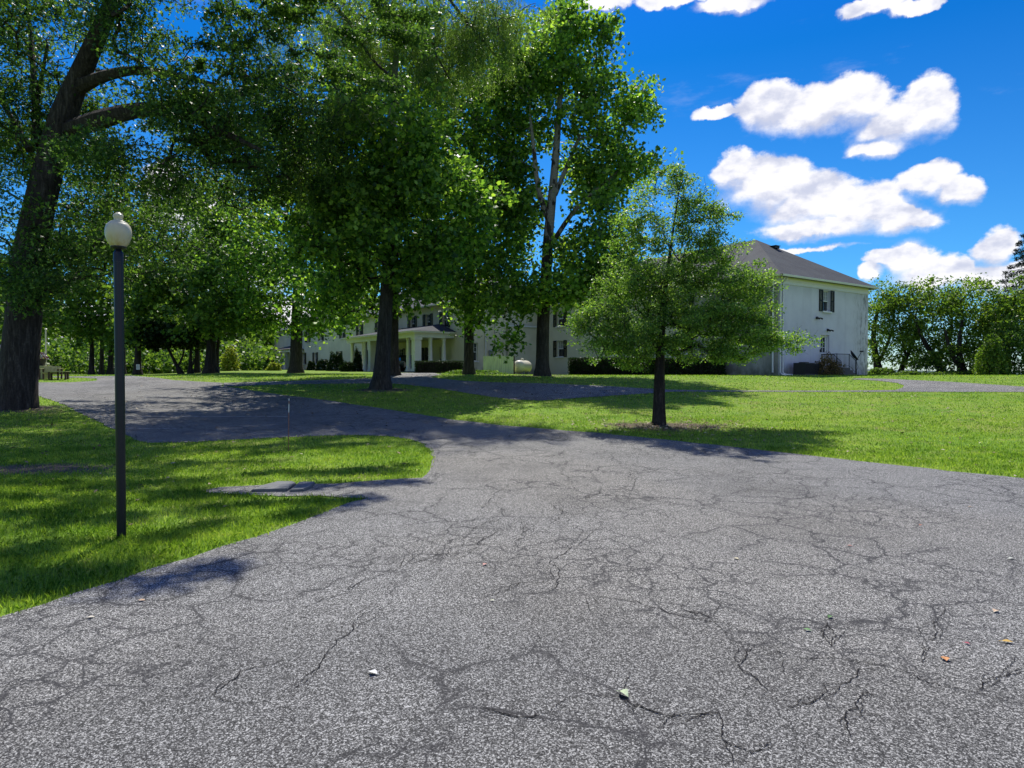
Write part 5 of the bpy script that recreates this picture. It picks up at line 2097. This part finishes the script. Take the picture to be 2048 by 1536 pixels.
for i, (px_, py_, s_, c_, lab) in enumerate(FL):
    s_ *= .66
    q = G(px_, py_)
    n = NT("fallen_leaf_%d" % i)
    vv_ = n.noise(n.obj(), 30, 3)
    mt = n.done(n.pbr(n.mix(vv_, tuple(k * .75 for k in c_), tuple(min(1, k * 1.2) for k in c_)), .6, .3))
    out = [(0, 0), (.25, .22), (.45, .20), (.55, .34), (.75, .18), (1, 0), (.75, -.18), (.55, -.34), (.45, -.20), (.25, -.22)]
    mb = MB()
    curl = random.uniform(.08, .25) if i else .4
    sp_ = [(x_ * s_ * 1.5, 0, .008 + s_ * curl * .6 * math.sin(x_ * 3.0)) for x_ in (0, .25, .5, .75, 1)]
    up_ = [(x_ * s_ * 1.5, y_ * s_ * 1.5, .008 + s_ * curl * (.6 * math.sin(x_ * 3.0) + abs(y_) * 1.8)) for x_, y_ in out]
    L_ = [up_[1], up_[3], up_[4]]
    R_ = [up_[9], up_[7], up_[6]]
    ch1 = [sp_[0]] + L_ + [sp_[4]]
    ch2 = [sp_[0]] + R_ + [sp_[4]]
    for a_ in range(4):
        mb.quad([sp_[a_], sp_[a_ + 1], ch1[a_ + 1], ch1[a_]] if a_ else [sp_[0], sp_[1], ch1[1]])
        mb.quad([sp_[a_ + 1], sp_[a_], ch2[a_], ch2[a_ + 1]] if a_ else [sp_[1], sp_[0], ch2[1]])
    mb.tube([(-.35 * s_, .05 * s_, .006), (0, 0, .009)], .0016, n=4)
    o = mb.build("fallen_leaf", mt, smooth=False, loc=(q.x, q.y, q.z + .010))
    o.rotation_euler = (0, 0, random.uniform(0, 6.28))
    tag(o, lab, "leaf", "fallen leaves on the asphalt")

# ------------------------------------------------------------------ sun and sky
sd = Vector((math.sin(SUN_AZ) * math.cos(SUN_EL), math.cos(SUN_AZ) * math.cos(SUN_EL), math.sin(SUN_EL)))
sl = bpy.data.lights.new("sun", "SUN")
sl.energy = 4.6
sl.angle = R(.53)
sl.color = (1, .95, .87)
so = bpy.data.objects.new("sun", sl)
COL.objects.link(so)
so.rotation_euler = (-sd).to_track_quat("-Z", "Y").to_euler()
so.location = (0, 0, 60)

W = bpy.data.worlds.new("World")
SC.world = W
W.use_nodes = True
t = W.node_tree
t.nodes.clear()


class WN(NT):
    def __init__(s, tree):
        s.t = tree


w = WN(t)
out = w.n("ShaderNodeOutputWorld")
bgn = w.n("ShaderNodeBackground")
sky = w.n("ShaderNodeTexSky")
sky.sky_type = "NISHITA"
sky.sun_disc = False
sky.sun_elevation = SUN_EL
sky.sun_rotation = SUN_AZ
sky.altitude = 50
sky.air_density = 1.0
sky.dust_density = .3
sky.ozone_density = 2.5
tc = w.n("ShaderNodeTexCoord")
xyz = w.n("ShaderNodeSeparateXYZ")
w.set(xyz.inputs[0], tc.outputs["Generated"])
az = w.math("ARCTAN2", xyz.outputs[0], xyz.outputs[1])
el = w.math("ARCSINE", xyz.outputs[2])
cmb = w.n("ShaderNodeCombineXYZ")
w.set(cmb.inputs[0], az)
w.set(cmb.inputs[1], el)
n1 = w.n("ShaderNodeTexNoise")
w.set(n1.inputs["Vector"], cmb.outputs[0])
n1.inputs["Scale"].default_value = 16
n1.inputs["Detail"].default_value = 6
n1.inputs["Roughness"].default_value = .58
vm = w.n("ShaderNodeVectorMath", operation="MULTIPLY_ADD")
w.set(vm.inputs[0], n1.outputs["Color"])
vm.inputs[1].default_value = (.048, .040, 0)
vs = w.n("ShaderNodeVectorMath", operation="SUBTRACT")
w.set(vs.inputs[0], cmb.outputs[0])
vs.inputs[1].default_value = (.024, .020, 0)
w.set(vm.inputs[2], vs.outputs[0])
pv = vm.outputs[0]


def ang(px_, py_):
    d = Vector(ray(px_, py_)).normalized()
    return math.atan2(d.x, d.y), math.asin(d.z)


# clouds as groups of soft ellipses on the sky (azimuth, elevation)
CL = [(1540, 215, 70, 55), (1620, 225, 100, 55), (1700, 205, 90, 55), (1790, 240, 110, 50), (1865, 215, 62, 70), (1760, 290, 70, 28), (1440, 225, 50, 14),
      (1470, 345, 50, 50), (1530, 375, 100, 72), (1620, 410, 130, 66), (1720, 420, 130, 54), (1800, 440, 90, 34), (1640, 455, 150, 26),
      (1860, 365, 66, 36), (1920, 380, 60, 30), (1760, 515, 40, 22), (1815, 520, 62, 46), (1870, 550, 110, 40), (1985, 500, 50, 50), (1990, 560, 90, 40), (1740, 545, 30, 24),
      (1210, 5, 60, 22), (1350, -5, 90, 20), (1470, 5, 90, 26), (1740, 12, 70, 24), (1830, 5, 60, 18), (1600, -60, 250, 40),
      (330, 370, 50, 50), (380, 430, 90, 50), (480, 540, 130, 70), (560, 640, 160, 60), (240, 660, 200, 60), (1560, 500, 160, 8), (900, 640, 200, 60)]
def field(pvec):
    fld = None
    for (cx, cy, rx, ry) in CL:
        a0, e0 = ang(cx, cy)
        ra = abs(ang(cx + rx, cy)[0] - ang(cx - rx, cy)[0]) / 2
        re = abs(ang(cx, cy - ry)[1] - ang(cx, cy + ry)[1]) / 2
        m = w.n("ShaderNodeVectorMath", operation="MULTIPLY_ADD")
        w.set(m.inputs[0], pvec)
        m.inputs[1].default_value = (1 / ra, 1 / re, 0)
        m.inputs[2].default_value = (-a0 / ra, -e0 / re, 0)
        ln = w.n("ShaderNodeVectorMath", operation="LENGTH")
        w.set(ln.inputs[0], m.outputs[0])
        d = w.math("SUBTRACT", 1.0, ln.outputs["Value"])
        fld = d if fld is None else w.math("SMOOTH_MAX", fld, d, .12)
    return fld


fld = field(pv)
va = w.n("ShaderNodeVectorMath", operation="ADD")
w.set(va.inputs[0], pv)
va.inputs[1].default_value = (0, .016, 0)
under = w.mr(w.math("SUBTRACT", field(va.outputs[0]), fld), -.18, .30)     # 0 on the tops, 1 on the undersides
n2 = w.noise(w.mapping(cmb.outputs[0], (1, 1.5, 1)), 40, 6, .6)
n3 = w.noise(w.mapping(cmb.outputs[0], (1, 1.6, 1), (2, 5, 0)), 14, 5, .55)
dens = w.math("ADD", fld, w.math("MULTIPLY", w.math("SUBTRACT", n2, .5), .62))
soft = w.math("ADD", .30, w.math("MULTIPLY", under, .55))
alpha = w.math("SMOOTH_MIN", w.math("DIVIDE", w.math("ADD", dens, .08), soft, clamp=True), 1.0, .15, clamp=True)
alpha = w.mr(alpha, 0, .95)
front = w.mr(xyz.outputs[1], .0, .1)
up = w.mr(el, -.01, .02)
alpha = w.math("MULTIPLY", w.math("MULTIPLY", alpha, front), w.math("MULTIPLY", up, .97))
# thin veils
veil = w.noise(w.mapping(cmb.outputs[0], (1.2, 4, 1), (1, 1, 0)), 5, 6, .62)
veil = w.mr(veil, .58, .88, 0, .22)
alpha = w.math("MAXIMUM", alpha, veil)
# unseen bright clouds added behind the viewpoint as fill light
back_fill = w.noise(w.mapping(tc.outputs["Generated"], (1, 1, 1.8)), 3.2, 6, .58)
back_fill = w.math("MULTIPLY", w.mr(back_fill, .50, .62), w.math("MULTIPLY", w.mr(xyz.outputs[1], .05, -.2), up))
alpha = w.math("MAXIMUM", alpha, back_fill)
bright_back = w.mr(xyz.outputs[1], 0, -.3, 1.0, 1.35)
n3b = w.noise(w.mapping(cmb.outputs[0], (1, 1.6, 1), (2 - .006, 5 + .022, 0)), 14, 5, .55)
emb = w.math("MULTIPLY", w.math("SUBTRACT", n3, n3b), 2.2)
shade = w.mr(w.math("SUBTRACT", w.math("ADD", emb, w.math("ADD", w.math("MULTIPLY", n3, .5), w.math("MULTIPLY", n2, .35))), w.math("MULTIPLY", under, .22)), -.06, .56)
ccol = w.mix(shade, (.44, .46, .56), (.71, .70, .72))
skyc = w.mix(1.0, sky.outputs[0], w.ramp(el, [(0, (.55, .72, .90)), (.12, (.17, .51, .82)), (.42, (.02, .36, .77)), (.75, (.03, .33, 1.15))]), "MULTIPLY")
bw = w.n("ShaderNodeVectorMath", operation="SCALE")
w.set(bw.inputs[0], skyc)
bw.inputs["Scale"].default_value = .105
cs = w.n("ShaderNodeVectorMath", operation="SCALE")
w.set(cs.inputs[0], ccol)
w.set(cs.inputs["Scale"], bright_back)
fin = w.mix(alpha, bw.outputs[0], cs.outputs[0])
w.set(bgn.inputs["Color"], fin)
bgn.inputs["Strength"].default_value = 1.0
t.links.new(bgn.outputs[0], out.inputs[0])

SC.view_settings.view_transform = "Standard"
SC.view_settings.look = "None"
SC.view_settings.exposure = .58
SC.view_settings.gamma = 1
SC.render.engine = "CYCLES"
SC.cycles.max_bounces = 6
SC.cycles.diffuse_bounces = 1
SC.cycles.glossy_bounces = 2
SC.cycles.transmission_bounces = 4
SC.cycles.use_denoising = True
SC.cycles.denoising_prefilter = "ACCURATE"
SC.cycles.denoising_input_passes = "RGB_ALBEDO_NORMAL"
SC.cycles.denoiser = "OPENIMAGEDENOISE"
try:
    SC.cycles.use_adaptive_sampling = True
except Exception:
    pass
